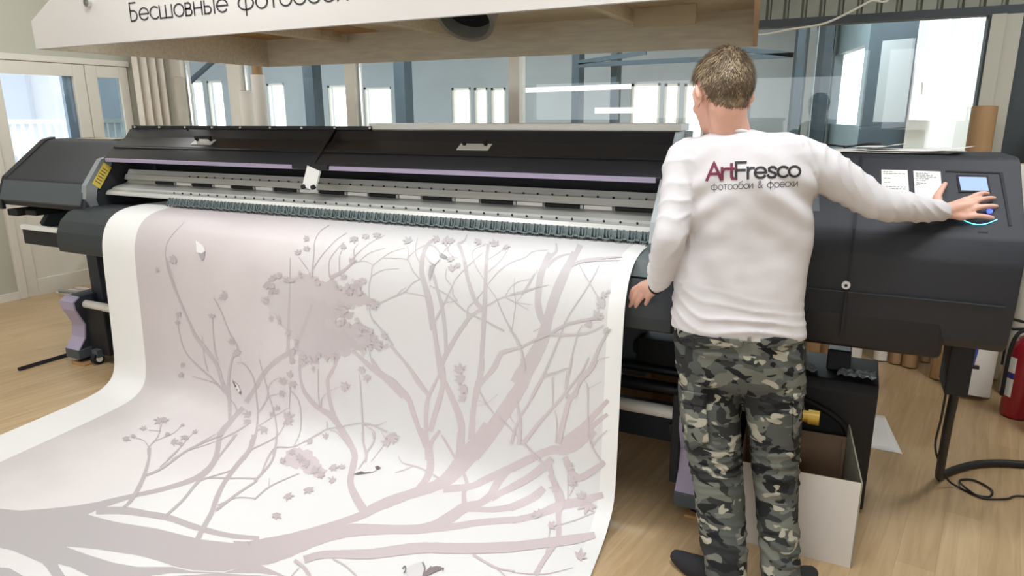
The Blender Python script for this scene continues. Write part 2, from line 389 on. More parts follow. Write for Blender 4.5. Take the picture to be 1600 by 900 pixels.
for a, b in ((D0, D1), (D1, D2)):
    s0, s1 = (.115, .115) if b == D1 else (.115, .09)
    fr.box((XL-.04, a+.004, .03), (XL+.02, a+s0, DT-.004), bev=.004).box((XL-.04, b-s1, .03), (XL+.02, b-.004, DT-.004), bev=.004)
    fr.box((XL-.04, a+s0, DT-.115), (XL+.02, b-s1, DT-.004), bev=.003).box((XL-.04, a+s0, .03), (XL+.02, b-s1, .15), bev=.003)
    fr.box((XL-.04, a+s0, .95), (XL+.02, b-s1, 1.06), bev=.003)
fr.build('door_frame', M['pvc'], dr)
pn = MB().box((XL-.02, D0+.115, .15), (XL+.005, D1-.115, .95)).box((XL-.02, D1+.115, .15), (XL+.005, D2-.09, .95)); pn.build('lower_panel', M['wall_lower'], dr)
MB().box((XL-.06, D1-.20, 1.06), (XL-.02, D1-.116, DT-.115)).build('open_sash_edge', M['ext_blue'], dr)
MB().box((XL-.012, D0+.115, 1.06), (XL-.006, D1-.115, DT-.115)).build('glass_pane', M['glass_door'], dr)
MB().box((XL-.012, D1+.115, 1.06), (XL-.006, D2-.09, DT-.115)).build('sidelight_pane', M['glass_grey'], dr)
hd = MB().obox((XL+.02, D1-.06, 1.04), (XL+.06, D1-.06, 1.04), .03, .05).obox((XL+.06, D1-.06, 1.04), (XL+.06, D1-.19, 1.04), .02, .02)
hd.build('door_handle', M['white_plastic'], dr)
# what the door looks out on
ex = empty('neighbouring_building', (-12.2, 6, 0), 'pale building with white window frames seen outside the glazed door', 'building')
MB().box((-12.6, 3, 0), (-12.2, 9.2, 6)).build('facade', M['ext_white'], ex)
wm = MB()
for y in (4.2, 5.9, 7.6): wm.box((-12.19, y, .2), (-12.12, y+.9, 1.0)).box((-12.19, y, 1.5), (-12.12, y+.9, 3.2))
wm.build('windows', M['ext_grey'], ex)
rl = MB().box((-10.2, 3.2, 1.52), (-10.12, 7.6, 1.58)).box((-10.2, 3.2, .95), (-10.12, 7.6, 1.0))
for k in range(39): rl.box((-10.18, 3.3+k*.11, .95), (-10.15, 3.33+k*.11, 1.52))
rb = tag(rl.build('railing', M['white_metal']), 'white railing outside the glazed door', 'railing')

# the rest of the workshop: rear wall with a long window band, right wall
rw = MB().box((XL-.15, -2.75, 0), (3.35, -2.6, .95)).box((XL-.15, -2.75, 2.6), (3.35, -2.6, CEIL))
for a, b in ((XL-.15, -6.0), (-4.2, -3.9), (-2.1, -1.8), (0, .3), (2.1, 3.35)): rw.box((a, -2.75, .95), (b, -2.6, 2.6))
struct(rw.build('wall_rear', M['wall']))
struct(MB().box((3.2, -2.6, 0), (3.35, YP+.1, CEIL)).build('wall_side', M['wall']))
# glazed partition behind the machine
cols = [(-6.62, -6.45), (-5.78, -5.60), (-4.28, -4.165), (-2.60, -2.50)]
GX1 = .615
low = .95; gtop = 2.165
struct(MB().box((XL, YP-.05, 0), (GX1+.02, YP+.08, low)).build('wall_back', M['wall']))
for a, b in cols: struct(MB().box((a, YP-.06, low), (b, YP+.06, CEIL), bev=.006).build('trim_2', M['pvc']))
struct(MB().box((XL, YP-.07, low), (GX1, YP+.02, low+.03), bev=.004).build('trim_3', M['pvc']))
gx = [-6.45, -5.78, -5.60, -4.28, -4.165, -2.60, -2.50, GX1]
for i in range(0, 8, 2):
    wn = empty('window_1', (gx[i], YP, low), 'tall interior glass pane of the partition', 'window'); struct(wn)
    MB().box((gx[i], YP-.004, low+.03), (gx[i+1], YP+.004, gtop if i == 6 else CEIL)).build('glass_pane', M['glass'], wn)
    if i < 6:
        e = MB().box((gx[i], YP-.012, low+.03), (gx[i]+.02, YP+.012, CEIL)); e.build('gasket', M['chrome'], wn)
vb = MB()
for x in (-1.03, -.33): vb.box((x, YP+.01, low), (x+.012, YP+.016, gtop))
struct(vb.build('trim_4', M['steel']))
struct(MB().box((-2.5, YP-.05, gtop), (3.2, YP+.05, gtop+.05)).build('trim_5', M['dark_wall']))
rbm = MB(); x = -2.5
while x < 3.2:
    rbm.prism([(x, YP-.02), (x+.012, YP-.05), (x+.085, YP-.05), (x+.097, YP-.02), (x+.11, YP-.02), (x+.11, YP+.02), (x, YP+.02)], gtop+.05, CEIL, axis='z'); x += .11
struct(rbm.build('wall_upper', M['rib']))
struct(MB().box((GX1, YP-.06, 0), (GX1+.012, YP+.06, gtop)).build('trim_6', M['dark_wall']))
struct(MB().box((GX1+.012, YP-.08, 0), (.70, YP+.06, gtop+.0)).box((.70, YP-.05, 0), (.785, YP+.06, gtop)).build('trim_7', M['wall']))
struct(MB().box((.785, YP, 0), (3.2, YP+.08, gtop)).build('wall_right', M['dark_wall']))
struct(MB().box((.785, YP-.02, 0), (3.2, YP, .09)).build('baseboard_right', M['rubber']))
# curtain in the corner
cb = MB(); pts = []; n = 130
for k in range(n+1):
    t = k/n; y = 4.715+(5.03-4.715)*t; pts.append((XL+.085+.05*math.sin(t*2*math.pi*3.2)+.008*math.sin(t*40), y))
for a, b in zip(pts, pts[1:]): cb.quad((a[0], a[1], .03), (b[0], b[1], .03), (b[0], b[1], 2.75), (a[0], a[1], 2.75))
bmesh.ops.remove_doubles(cb.bm, verts=cb.bm.verts, dist=1e-5)
cu = tag(cb.build('curtain', M['curtain'], smooth=True), 'cream pleated curtain hanging in the corner beside the glazed door', 'curtain')
md = cu.modifiers.new('thick', 'SOLIDIFY'); md.thickness = .004
cr = MB().cyl((XL+.085, 4.69, 2.77), (XL+.085, YP-.08, 2.77), .012); cr.build('curtain_rail', M['white_metal'], cu)

# the hall beyond the glass
YF = 13.0
wins = [(298, 322, 126), (328, 352, 126), (372, 392, 130), (420, 447, 130), (514, 549, 133), (570, 613, 136), (706, 736, 137), (741, 762, 137), (767, 790, 137), (985, 1030, 130), (1036, 1060, 130), (1067, 1100, 130)]
xs = [(at(a, 178, Y=YF).x, at(b, 178, Y=YF).x, at((a+b)/2, t, Y=YF).z) for a, b, t in wins]
FX0, FX1 = -26, at(1287, 178, Y=12.0).x
zb = 1.0; fw = MB()
edge = FX0
for a, b, t in xs:
    fw.box((edge, YF, 0), (a, YF+.2, 3.6)).box((a, YF, t), (b, YF+.2, 3.6)).box((a, YF, 0), (b, YF+.2, zb)); edge = b
fw.box((edge, YF, 0), (FX1+.1, YF+.2, 3.6))
struct(fw.build('wall_far', M['far_wall']))
fm = MB()
for a, b, t in xs:
    fm.box((a, YF+.02, zb), (a+.05, YF+.1, t)).box((b-.05, YF+.02, zb), (b, YF+.1, t)).box((a, YF+.02, t-.05), (b, YF+.1, t)).box((a, YF+.02, zb), (b, YF+.1, zb+.06))
struct(fm.build('window_2', M['pvc']))
struct(MB().box((FX0, YP+.08, 3.6), (3.2, YF+.2, 3.7)).build('ceiling_far', M['far_wall']))
struct(MB().box((FX0, YP+.3, -.12), (XL-.15, YF, -.01)).build('floor_far', M['far_floor']))
cl = MB()
for px, wpx, Y in ((485, 15, 10.5), (626, 16, 10.5), (898, 11, 11), (957, 9, 11), (1242, 12, 10.9), (1284, 14, 11.2)):
    p = at(px-wpx/2, 178, Y=Y); q = at(px+wpx/2, 178, Y=Y); cl.box((p.x, Y, 0), (q.x, Y+.25, 3.6))
struct(cl.build('column_far', M['far_dark']))
tb = MB()
for (a, b, Y) in (((905, 102), (1240, 86), 10.8), ((905, 98), (1010, 82), 10.8), ((1140, 75), (1240, 86), 10.8), ((283, 140), (345, 85), 9.0)):
    tb.obox(at(*a, Y=Y), at(*b, Y=Y), .06, .07)
struct(tb.build('beam_and_reflection_far', M['far_dark']))
p, q = at(1232, 178, Y=12.6), at(1290, 178, Y=12.6); struct(MB().box((p.x, 12.6, 0), (q.x, 12.9, 3.6)).build('wall_far', M['far_dark']))
p = at(1260, 178, Y=8.6); struct(MB().box((p.x-.045, 8.6, 0), (p.x+.045, 8.7, 3.6)).build('column_far', M['far_wall']))
for a, b, th in (((822, 141), (986, 135), .07), ((930, 173), (1014, 172), .08)): struct(MB().obox(at(*a, Y=9.6), at(*b, Y=9.6), .04, th).build('beam_and_reflection_far', M['white_metal']))  # white bars standing in for lamp reflections on the partition glass
# right-hand side of that hall: two slanted window bays
A1, A2, A3, A4 = (at(1284, 178, Y=12.0), at(1345, 178, Y=9.7), at(1418, 178, Y=9.3), at(1562, 178, Y=8.5))
def bay(P, Q, wins_, name, m_, zlo, ztop):
    P, Q = Vector((P.x, P.y, 0)), Vector((Q.x, Q.y, 0)); d = Q-P; nrm = Vector((-d.y, d.x, 0)).normalized()*.12; b_ = MB()
    def slab(t0, t1, z0, z1):
        a, c = P+d*t0, P+d*t1; v = []
        for z in (z0, z1):
            for p in (a, c, c+nrm, a+nrm): v.append(b_.bm.verts.new((p.x, p.y, z)))
        for f in ((0, 3, 2, 1), (4, 5, 6, 7), (0, 1, 5, 4), (1, 2, 6, 5), (2, 3, 7, 6), (3, 0, 4, 7)): b_.bm.faces.new([v[i] for i in f])
    e = 0
    for t0, t1 in wins_:
        slab(e, t0, 0, 3.6); slab(t0, t1, 0, zlo); slab(t0, t1, ztop, 3.6); e = t1
    slab(e, 1, 0, 3.6)
    return struct(b_.build(name, m_))
bay(A1, A2, [(.22, .93)], 'wall_far', M['far_mid'], 1.45, 2.42)
bay(A2, A3, [], 'wall_far', M['far_dark'], 0, 0)
pm = MB(); p = at(1366, 187, Y=9.3); q = at(1412, 187, Y=9.12); pm.obox((p.x, p.y-.03, 1.95), (q.x, q.y-.03, 1.95), .05, .9)
struct(pm.build('wall_far', M['far_wall']))
bay(A3, A4, [(.02, .36), (.37, .665), (.69, .99)], 'wall_far', M['white_metal'], 1.52, 3.2)
ob = MB().obox(at(1440, 148, Y=9.05), at(1441, 128, Y=9.05), .02, .02); struct(ob.build('window_3', M['pvc']))

# ceiling lamps
def lamp(x, y, sx, sy, label, k=1):
    t = empty('ceiling_lamp', (x, y, CEIL-.06), label, 'lamp', 'ceiling lamps')
    MB().box((x-sx/2-.03, y-sy/2-.03, CEIL-.06), (x+sx/2+.03, y+sy/2+.03, CEIL-.001), bev=.005).build('lamp_body', M['white_metal'], t)
    MB().box((x-sx/2, y-sy/2, CEIL-.068), (x+sx/2, y+sy/2, CEIL-.058)).build('diffuser', M['lamp'], t)
    l = bpy.data.lights.new('lamp_light', 'AREA'); l.shape = 'RECTANGLE'; l.size = sx; l.size_y = sy; l.energy = LAMP_W*k*sx*sy/.36; l.color = (.87, .935, 1)
    lo = bpy.data.objects.new('lamp_light', l); COL.objects.link(lo); lo.parent = t; lo.location = (0, 0, -.02)
lamp(-5.0, 1.7, 1.2, .6, 'rectangular ceiling lamp nearest the glazed door', .45)
lamp(-2.6, 1.7, 1.2, .6, 'rectangular ceiling lamp above the loose end of the print')
lamp(-.2, 1.7, 1.2, .6, 'rectangular ceiling lamp behind the standing man', 1.35)
lamp(1.6, 3.4, .6, 1.2, 'rectangular ceiling lamp at the right end of the machine')
lamp(-5.6, 3.4, .6, 1.2, 'rectangular ceiling lamp over the left end of the machine', .35)

def far_fill_lamp(px, Y):  # unseen lamps added to brighten the hall beyond the glass
    p = at(px, 178, Y=Y); t = empty('hall_fill_lamp', (p.x, Y, 3.55), 'long unseen fill lamp added under the far hall ceiling', 'lamp', 'added fill lamps of the far hall')
    MB().box((p.x-.9, Y-.12, 3.52), (p.x+.9, Y+.12, 3.58), bev=.01).build('lamp_body', M['white_metal'], t)
    MB().box((p.x-.85, Y-.10, 3.512), (p.x+.85, Y+.10, 3.522)).build('diffuser', M['lamp'], t)
    l = bpy.data.lights.new('hall_fill_light', 'AREA'); l.shape = 'RECTANGLE'; l.size = 1.7; l.size_y = .3; l.energy = 150; l.color = (.92, .97, 1)
    lo = bpy.data.objects.new('hall_fill_light', l); COL.objects.link(lo); lo.parent = t; lo.location = (0, 0, -.05)
for px, Y in ((330, 9.5), (640, 9.5), (900, 9.0), (1200, 9.0)): far_fill_lamp(px, Y)

# ================================================================== EXTRACTION HOOD
HZ = 1.97
h0, h1, h2, h3 = (at(60, 77, Z=HZ), at(1187, -8, Z=HZ), at(1180, 73, Z=HZ), at(415, 105, Z=HZ))
hood = empty('extraction_hood', (-2.3, 3.2, HZ), 'big plywood extraction hood with a white lettered front board over the printer', 'extraction hood')
FY = h0.y
b = MB(); b.prism([(h0.x, HZ), (-.22, HZ), (-.22, HZ+.50), (h0.x+.72, HZ+.50), (h0.x-.004, HZ+.145)], FY-.012, FY+.012, axis='y')
front = b.build('front_board', M['board_white'], hood)
# lettering along the board
strips, W_ = text_strips('Бесшовные', .085)
p0 = at(205, 33, Y=FY-.0135); p1 = at(357, 16, Y=FY-.0135); pt = at(197.5, 5.5, Y=FY-.0135)
sc_ = (p1.x-p0.x)/(W_-.08); hc = (pt.z-p0.z)/1.0
strips, W_ = text_strips('Бесшовные фотообои', .085)
tm = MB(); text_mesh(tm.bm, strips, lambda p: (p0.x+p.x*sc_, FY-.0135, p0.z+(p1.z-p0.z)*0+p.y*hc))
tm.build('lettering', M['ink_dark'], front)
ey = MB(); c = at(137, 4, Y=FY-.02); ey.pipe((c.x, FY-.03, c.z), (c.x, FY-.013, c.z), .022, .012); ey.cyl((c.x-.03, FY-.02, c.z+.03), (c.x-.01, FY-.02, c.z+.01), .006)
ey.build('ring_bolt', M['chrome'], front)
def wallboard(P, Q, z0, z1, th, nm, m_):
    b = MB(); P, Q = Vector((P.x, P.y, (z0+z1)/2)), Vector((Q.x, Q.y, (z0+z1)/2)); b.obox(P, Q, th, z1-z0); return b.build(nm, m_, hood)
HT = HZ+.20
wallboard(h3, h2, HZ, HT, .02, 'back_board', M['ply'])
MB().prism([(FY+.012, HZ), (FY+.012, HZ+.12), (FY+.55, HT), (h3.y, HT), (h3.y, HZ)], h0.x+.004, h0.x+.024).build('side_board', M['ply'], hood)
wallboard(Vector((h1.x, FY+.012, 0)), h2, HZ, HT+.02, .02, 'side_board', M['ply_brown'])
tp = MB(); v = [(h0.x+.01, FY+.55, HT), (h0.x+.30, FY+.01, HT), (h1.x, FY, HT), (h2.x, h2.y, HT), (h3.x, h3.y, HT)]
lo = [tp.bm.verts.new(p) for p in v]; hi = [tp.bm.verts.new((p[0], p[1], HT+.012)) for p in v]
tp.bm.faces.new(lo); tp.bm.faces.new(hi[::-1])
for i in range(5): tp.bm.faces.new((lo[i], hi[i], hi[(i+1) % 5], lo[(i+1) % 5]))
tp.build('top_panel', M['ply'], hood)
tp = MB(); tp.box((h0.x+.03, FY+.56, HT-.006), (-3.05, h3.y-.03, HT-.001)); tp.build('panel_inlay', M['ply_brown'], hood)
yb = min(h2.y, h3.y)-.02
for px, py, wd in ((595, 36, .07), (420, 52, .08), (930, 14, .05)):
    zz = HT-.065; p = at(px, py, Z=zz)
    bb = MB().box((p.x-wd/2, FY+.014, zz), (p.x+wd/2, yb, HT-.001)); bb.build('cross_beam', M['ply'], hood)
dc = at(735, 22, Z=HT-.01)
da = Vector((.05, -.62, -.78)).normalized(); dv = Vector((dc.x, dc.y-.02, HT+.02))
dd = MB().pipe(dv-da*.02, dv+da*.085, .17, .145, seg=40); dro = dd.build('duct_ring', M['steel'], hood, smooth=40)
dd = MB().cyl(dv-da*.01, dv+da*.0, .146, seg=40); dd.build('duct_opening', M['deep'], dro)
p = at(1040, 24, Y=h2.y-.35); q = MB().box((p.x-.17, p.y-.03, p.z-.055), (p.x+.17, p.y, HT-.001)); q.build('junction_block', M['ply_light'], hood)
p = at(500, 58, Z=HT-.04); q = MB().box((p.x-.12, p.y-.09, HT-.035), (p.x+.12, p.y+.09, HT-.001), rot=Matrix.Rotation(.4, 3, 'Z')); q.build('junction_block', M['ply_light'], hood)

# ================================================================== WIDE-FORMAT PRINTER
pr = empty('wide_format_printer', (-2.3, 2.9, 0), 'huge black roll printer with lilac trim feeding out the tree print', 'printer')
PX0, PX1, CX0, CX1 = -5.2, .51, -4.24, -.70
prof_end = [(2.60, 1.03), (2.585, 1.05), (2.635, 1.205), (2.93, 1.44), (2.98, 1.455), (3.3, 1.455), (3.36, 1.40), (3.36, 1.0), (2.75, 1.0)]
lh = MB().prism(prof_end, PX0, CX0-.03, bev=.012); lho = lh.build('left_housing', M['black'], pr, smooth=40)
sl = MB().prism([(2.583, 1.06), (2.578, 1.07), (2.625, 1.195), (2.632, 1.19)], PX0+.03, CX0-.05); sl.build('fascia', M['slate'], lho)
rim = MB().prism([(2.575, 1.0), (2.575, 1.06), (2.64, 1.215), (2.935, 1.452), (3.0, 1.468), (3.0, 1.455), (2.94, 1.438), (2.65, 1.2), (2.6, 1.05), (2.6, 1.0)], PX0-.012, PX0+.05, bev=.003); rim.build('end_rim', M['black_smooth'], lho)
for lo_, hi_ in (((PX0+.05, 2.60, .955), (PX0+.16, 3.2, 1.0)), ((CX0-.25, 2.62, .97), (CX0-.06, 3.2, 1.0)), ((PX0+.22, 2.62, .965), (PX0+.34, 2.8, 1.0))):
    MB().box(lo_, hi_, bev=.006).build('foot_block', M['rubber'], lho)
# recess and tray under the left housing
ty = MB().box((-5.05, 2.62, .765), (-4.28, 3.25, .865), bev=.005); tyo = ty.build('waste_tray', M['black_smooth'], pr)
MB().box((-5.04, 2.607, .868), (-4.30, 2.64, .898)).build('tray_edge', M['white_metal'], tyo)
ip = MB().prism([(2.70, .90), (2.78, 1.0), (3.2, 1.0), (3.2, .87), (2.72, .87)], -4.98, -4.93).box((-4.93, 3.0, .87), (-4.30, 3.03, 1.0)); ip.build('side_bracket', M['slate'], pr)
rk = MB().box((-4.72, 2.8, .87), (-4.69, 2.84, .95)).box((-4.72, 2.8, .87), (-4.6, 2.82, .90)); rk.build('latch', M['red'], tyo)
# right housing
prof_r = [(2.66, .82), (2.63, .85), (2.605, .995), (2.60, 1.125), (2.635, 1.205), (2.93, 1.44), (2.98, 1.45), (3.3, 1.45), (3.36, 1.40), (3.36, .86), (3.3, .82)]
rh = MB().prism(prof_r, -.60, PX1, bev=.012); rho = rh.build('right_housing', M['black'], pr, smooth=40)
lb = MB().prism([(2.63, .775), (2.615, .985), (3.2, .985), (3.2, .775)], -.60, .33, bev=.02, seg=3); lb.build('lower_cabinet', M['black_smooth'], rho, smooth=40)
sm = MB().box((-.60, 2.598, .990), (PX1-.03, 2.62, .9935)); sm.build('panel_seam', M['guide'], rho)
sm_ = 0
en = (Vector((0, 2.93, 1.44))-Vector((0, 2.635, 1.205))).normalized(); PN = Vector((0, -en.z, en.y)); P0 = Vector((0, 2.635, 1.205))
def panel(px, py, off=.002): return on_plane(px, py, P0+PN*off, PN)
def panel_quad(mb, pts, off, th, mi=0):
    top = [mb.bm.verts.new(panel(x, y, off)) for x, y in pts]; bot = [mb.bm.verts.new(panel(x, y, off)-PN*th) for x, y in pts]
    mb.bm.faces.new(top).material_index = mi; mb.bm.faces.new(bot[::-1]).material_index = mi
    for i in range(len(pts)): mb.bm.faces.new((top[i], bot[i], bot[(i+1) % len(pts)], top[(i+1) % len(pts)])).material_index = mi
sv = panel(1341, 300).x
MB().prism([(2.594, .83), (2.598, 1.13), (2.632, 1.210), (2.93, 1.446), (2.94, 1.44), (2.64, 1.2), (2.61, 1.12), (2.61, .83)], sv-.004, sv+.004).build('cover_gap', M['deep'], rho)
kn = MB(); c = at(1322, 444.5, Y=2.60); kn.cyl((c.x, 2.612, c.z), (c.x, 2.585, c.z), .014); kn.cyl((c.x, 2.587, c.z), (c.x, 2.58, c.z), .005, mi=1); kn.build('lock', [M['white_metal'], M['deep']], rho, smooth=40)
# control panel
cp = MB(); 
for q in (((1478, 266), (1566, 269), (1566, 271), (1478, 268)), ((1562, 269), (1567, 269), (1581, 352), (1577, 352))): panel_quad(cp, q, .002, .006)
cpo = cp.build('control_panel', M['deep'], rho)
sc = MB(); panel_quad(sc, ((1498, 276), (1541, 277), (1545, 298), (1502, 297)), .004, .004); sco = sc.build('screen', M['screen'], cpo)
sc = MB(); panel_quad(sc, ((1495, 273), (1544, 274), (1549, 301), (1499, 300)), .0025, .004); sc.build('screen_bezel', M['deep'], cpo)
bt = MB(); c = panel(1546, 331, .001); bt.cyl(c, c+PN*.006, .0088); bt.build('power_button', M['led_blue'], cpo, smooth=40)
pts = [panel(1500+58*t, 341+ (9.0*math.sin(math.pi*t)) + 2*t, .003) for t in [i/24 for i in range(25)]]
MB().tube(pts, .0016, seg=6).build('light_ring', M['led_cyan'], cpo)
sl = MB(); panel_quad(sl, ((1528, 361), (1544, 362), (1544, 364), (1528, 363)), .001, .003); sl.build('slot', M['deep'], rho)
nb = MB(); panel_quad(nb, ((1264, 300), (1279, 300), (1281, 330), (1266, 330)), .001, .002); nb.build('name_plate', M['slate'], rho)
# leg block under the right housing
lg = MB().box((.385, 2.86, .57), (.462, 3.05, .83), bev=.008).box((.45, 2.88, .68), (.485, 2.9, .69)); lg.build('cable_box', M['rubber'], rho)

# front covers (two lids)
cprof = [(2.745, 1.335), (2.742, 1.352), (2.815, 1.418), (2.82, 1.426), (2.905, 1.476), (2.945, 1.527), (2.96, 1.531), (3.15, 1.531), (3.2, 1.45), (3.18, 1.40), (2.95, 1.42), (2.80, 1.36)]
XS = -2.535
def cover(x0, x1, hx):
    m = MB().prism(cprof, x0, x1, bev=.003); o = m.build('front_cover', M['black_gloss'], pr, smooth=30)
    MB().prism([(2.738, 1.331), (2.736, 1.350), (2.752, 1.356), (2.76, 1.335)], x0+.02, x1-.02).build('trim_strip', M['lilac'], o)
    MB().prism([(2.812, 1.421), (2.806, 1.417), (2.812, 1.411), (2.83, 1.421)], x0+.01, x1-.01).build('crease', M['black_smooth'], o)
    # recessed plate and bar handle lie on the upper slope
    a = Vector((0, 2.842, 1.4395)); d = Vector((0, .085, .050)).normalized(); nn = Vector((0, -d.z, d.y))
    hm = MB()
    vs = [hm.bm.verts.new(Vector((hx+sx*.085, 0, 0))+a+d*t+nn*k) for k in (.001, .004) for sx, t in ((-1, 0), (1, 0), (1, .052), (-1, .052))]
    for f in ((0, 3, 2, 1), (4, 5, 6, 7), (0, 1, 5, 4), (1, 2, 6, 5), (2, 3, 7, 6), (3, 0, 4, 7)): hm.bm.faces.new([vs[i] for i in f])
    hp = hm.build('handle_plate', M['white_metal'], o)
    g = MB(); c0 = a+d*.040
    for sx in (-.058, .058): g.obox(Vector((hx+sx, 0, 0))+c0+nn*.003, Vector((hx+sx, 0, 0))+c0+nn*.024-d*.006, .012, .012, up=(1, 0, 0))
    g.tube([Vector((hx-.066, 0, 0))+c0+nn*.026, Vector((hx+.066, 0, 0))+c0+nn*.026], .008)
    g.build('handle', M['rubber'], hp)
    return o
c1 = cover(CX0, XS-.006, -3.47); c2 = cover(XS+.006, CX1, -1.63)
fl = MB().box((CX0+.02, 2.945, 1.528), (-2.30, 2.965, 1.548), bev=.002)
for k in range(9):
    x = CX0+.06+k*.235; fl.cyl((x, 2.944, 1.539), (x, 2.937, 1.539), .006, mi=1, seg=10)
fl.build('top_flange', [M['black_smooth'], M['white_metal']], pr)
MB().box((-2.32, 2.958, 1.531), (CX1+.02, 3.12, 1.562), bev=.003).build('top_ledge', M['white_metal'], pr)
MB().box((CX0+.02, 3.12, 1.40), (CX1, 3.3, 1.525)).build('rear_casing', M['black_smooth'], pr)
# latch hanging at the joint of the lids
la = MB().box((XS-.12, 2.722, 1.333), (XS+.12, 2.745, 1.360), bev=.004); lao = la.build('lid_hinge', M['rubber'], pr)
a, d = Vector((XS+.03, 2.728, 1.34)), Vector((-.035, -.012, -.105)); 
g = MB().obox(a, a+d, .085, .012, up=(0, 1, 0)); lt = g.build('latch_plate', M['white_metal'], lao)
for sx in (-.033, .033): MB().cyl(a+d*.9+Vector((sx, .0, 0)), a+d*.9+Vector((sx, -.018, -.003)), .012).build('latch_screw', M['rubber'], lt)
MB().obox((XS, 2.93, 1.53), (XS, 2.74, 1.345), .030, .010).build('joint_strip', M['black_smooth'], pr)
# end plates of the print zone
def endplate(x0, x1, nm):
    g = MB().prism([(2.80, 1.36), (2.735, 1.345), (2.615, 1.19), (2.60, 1.11), (2.645, 1.015), (2.68, 1.03), (2.665, 1.10), (2.68, 1.16), (2.80, 1.31)], x0, x1); o = g.build(nm, M['steel'], pr)
    return o
ep = endplate(CX0-.06, CX0-.015, 'end_plate'); endplate(CX1, CX1+.03, 'end_plate')
# yellow warning label on the inner face of the end plate
la0, la1 = Vector((CX0-.0135, 2.662, 1.192)), Vector((CX0-.0135, 2.758, 1.318)); lw = Vector((0, .046, -.036)); lw0 = Vector((0, -.010, .008))
g = MB(); g.quad(la0+lw0, la1+lw0, la1+lw0+lw, la0+lw0+lw)
off_ = Vector((.0006, 0, 0))
for k in range(6):
    a, b = la0.lerp(la1, .16+.12*k)+off_+lw0, la0.lerp(la1, .19+.12*k)+off_+lw0; g.quad(a+lw*.15, b+lw*.15, b+lw*.8, a+lw*.8, mi=1)
g.build('warning_label', [M['yellow'], M['ink_dark']], ep)
sd = MB().box((CX0-.06, 2.63, 1.0), (CX0-.0, 2.68, 1.06), bev=.004).box((CX0-.045, 2.627, 1.02), (CX0-.03, 2.631, 1.045), mi=1); sd.build('sensor_box', [M['rubber'], M['white_metal']], pr)
# dark cavity behind the print zone
MB().box((CX0-.01, 3.10, 1.05), (CX1+.01, 3.14, 1.45)).box((CX0-.01, 2.9, 1.0), (CX1+.01, 3.14, 1.06)).build('inner_back', M['deep'], pr)
# aluminium beam, platen, front strip
X0, X1 = CX0, CX1
MB().prism([(2.905, 1.272), (2.898, 1.272), (2.885, 1.245), (2.873, 1.243), (2.86, 1.212), (2.88, 1.205), (2.92, 1.22)], X0, X1).build('pinch_beam', M['silver'], pr)
MB().prism([(2.895, 1.205), (2.885, 1.205), (2.868, 1.189), (2.777, 1.168), (2.766, 1.158), (2.735, 1.150), (2.722, 1.134), (2.722, 1.126), (2.90, 1.12)], X0, X1).build('platen', M['silver'], pr)
sc0 = None
x = X0+.6
while x < X1:
    for y, z in ((2.878, 1.2435), (2.7575, 1.1565)):
        if sc0 is None: so = MB().cyl((0, 0, -.002), (0, -.0045, .0062), .0045, seg=10).build('screw', M['deep'], pr); sc0 = so.data; so.location = Vector((x, y, z))
        else: so = bpy.data.objects.new('screw', sc0); COL.objects.link(so); so.parent = pr; so.matrix_parent_inverse = parent_matrix(pr).inverted(); so.location = (x, y, z)
    x += .073
for k in range(10):
    xa = X0+.30+k*.335
    g = MB().cyl((xa, 2.866, 1.2), (xa+.17, 2.866, 1.2), .010, seg=12); po = g.build('pinch_roller', M['rubber'], pr, smooth=40)
    MB().box((xa+.19, 2.862, 1.192), (xa+.32, 2.872, 1.208)).build('roller_bracket', M['white_metal'], po)
    MB().box((xa+.172, 2.858, 1.192), (xa+.186, 2.87, 1.208)).build('roller_tip', M['steel'], po)
# paper clamps: one model, copied along the strip
cm = MB(); w_ = .0235
for sx in (-1, 1): cm.prism([(2.722, 1.135), (2.712, 1.135), (2.690, 1.094), (2.694, 1.088), (2.715, 1.104), (2.735, 1.128)], sx*.014-.0015, sx*.014+.0015)
cm.box((-.014, 2.692, 1.092), (.014, 2.700, 1.098)).box((-.011, 2.716, 1.104), (.011, 2.722, 1.132)).box((-.003, 2.702, 1.100), (.003, 2.712, 1.128))
cm.box((.014, 2.712, 1.10), (.036, 2.728, 1.130)).box((.016, 2.700, 1.095), (.034, 2.712, 1.103))
for sx in (-.010, .012): cm.ell((sx, 2.692, 1.090), (.005, .005, .0045), sub=1, mi=1)
me0 = cm.build('tmp', [M['clamp'], M['rubber']]); me = me0.data; bpy.data.objects.remove(me0)
n_cl = 54; xs0, xs1 = -3.62, -.745
for k in range(n_cl):
    o = bpy.data.objects.new('paper_clamp', me); COL.objects.link(o); o.parent = pr; o.matrix_parent_inverse = parent_matrix(pr).inverted(); o.location = (xs0+(xs1-xs0)*k/(n_cl-1), 0, 0)
me.name = 'paper_clamp'
# curved front guide
gp = [(2.90, 1.06), (2.72, 1.062), (2.62, 1.058), (2.54, 1.032), (2.485, .985), (2.452, .92), (2.445, .85), (2.452, .80), (2.49, .785), (2.64, .78), (2.90, .78)]
MB().prism(gp, -4.36, -.56, bev=.003).build('front_guide', M['guide'], pr, smooth=50)
MB().prism([(2.60, 1.066), (2.55, 1.044), (2.487, .998), (2.52, 1.06), (2.70, 1.085), (2.72, 1.07)], -.735, -.60).build('guide_corner', M['clamp'], pr)
MB().box((-4.2, 2.72, .765), (-.60, 3.25, .80)).build('main_beam', M['black_smooth'], pr)
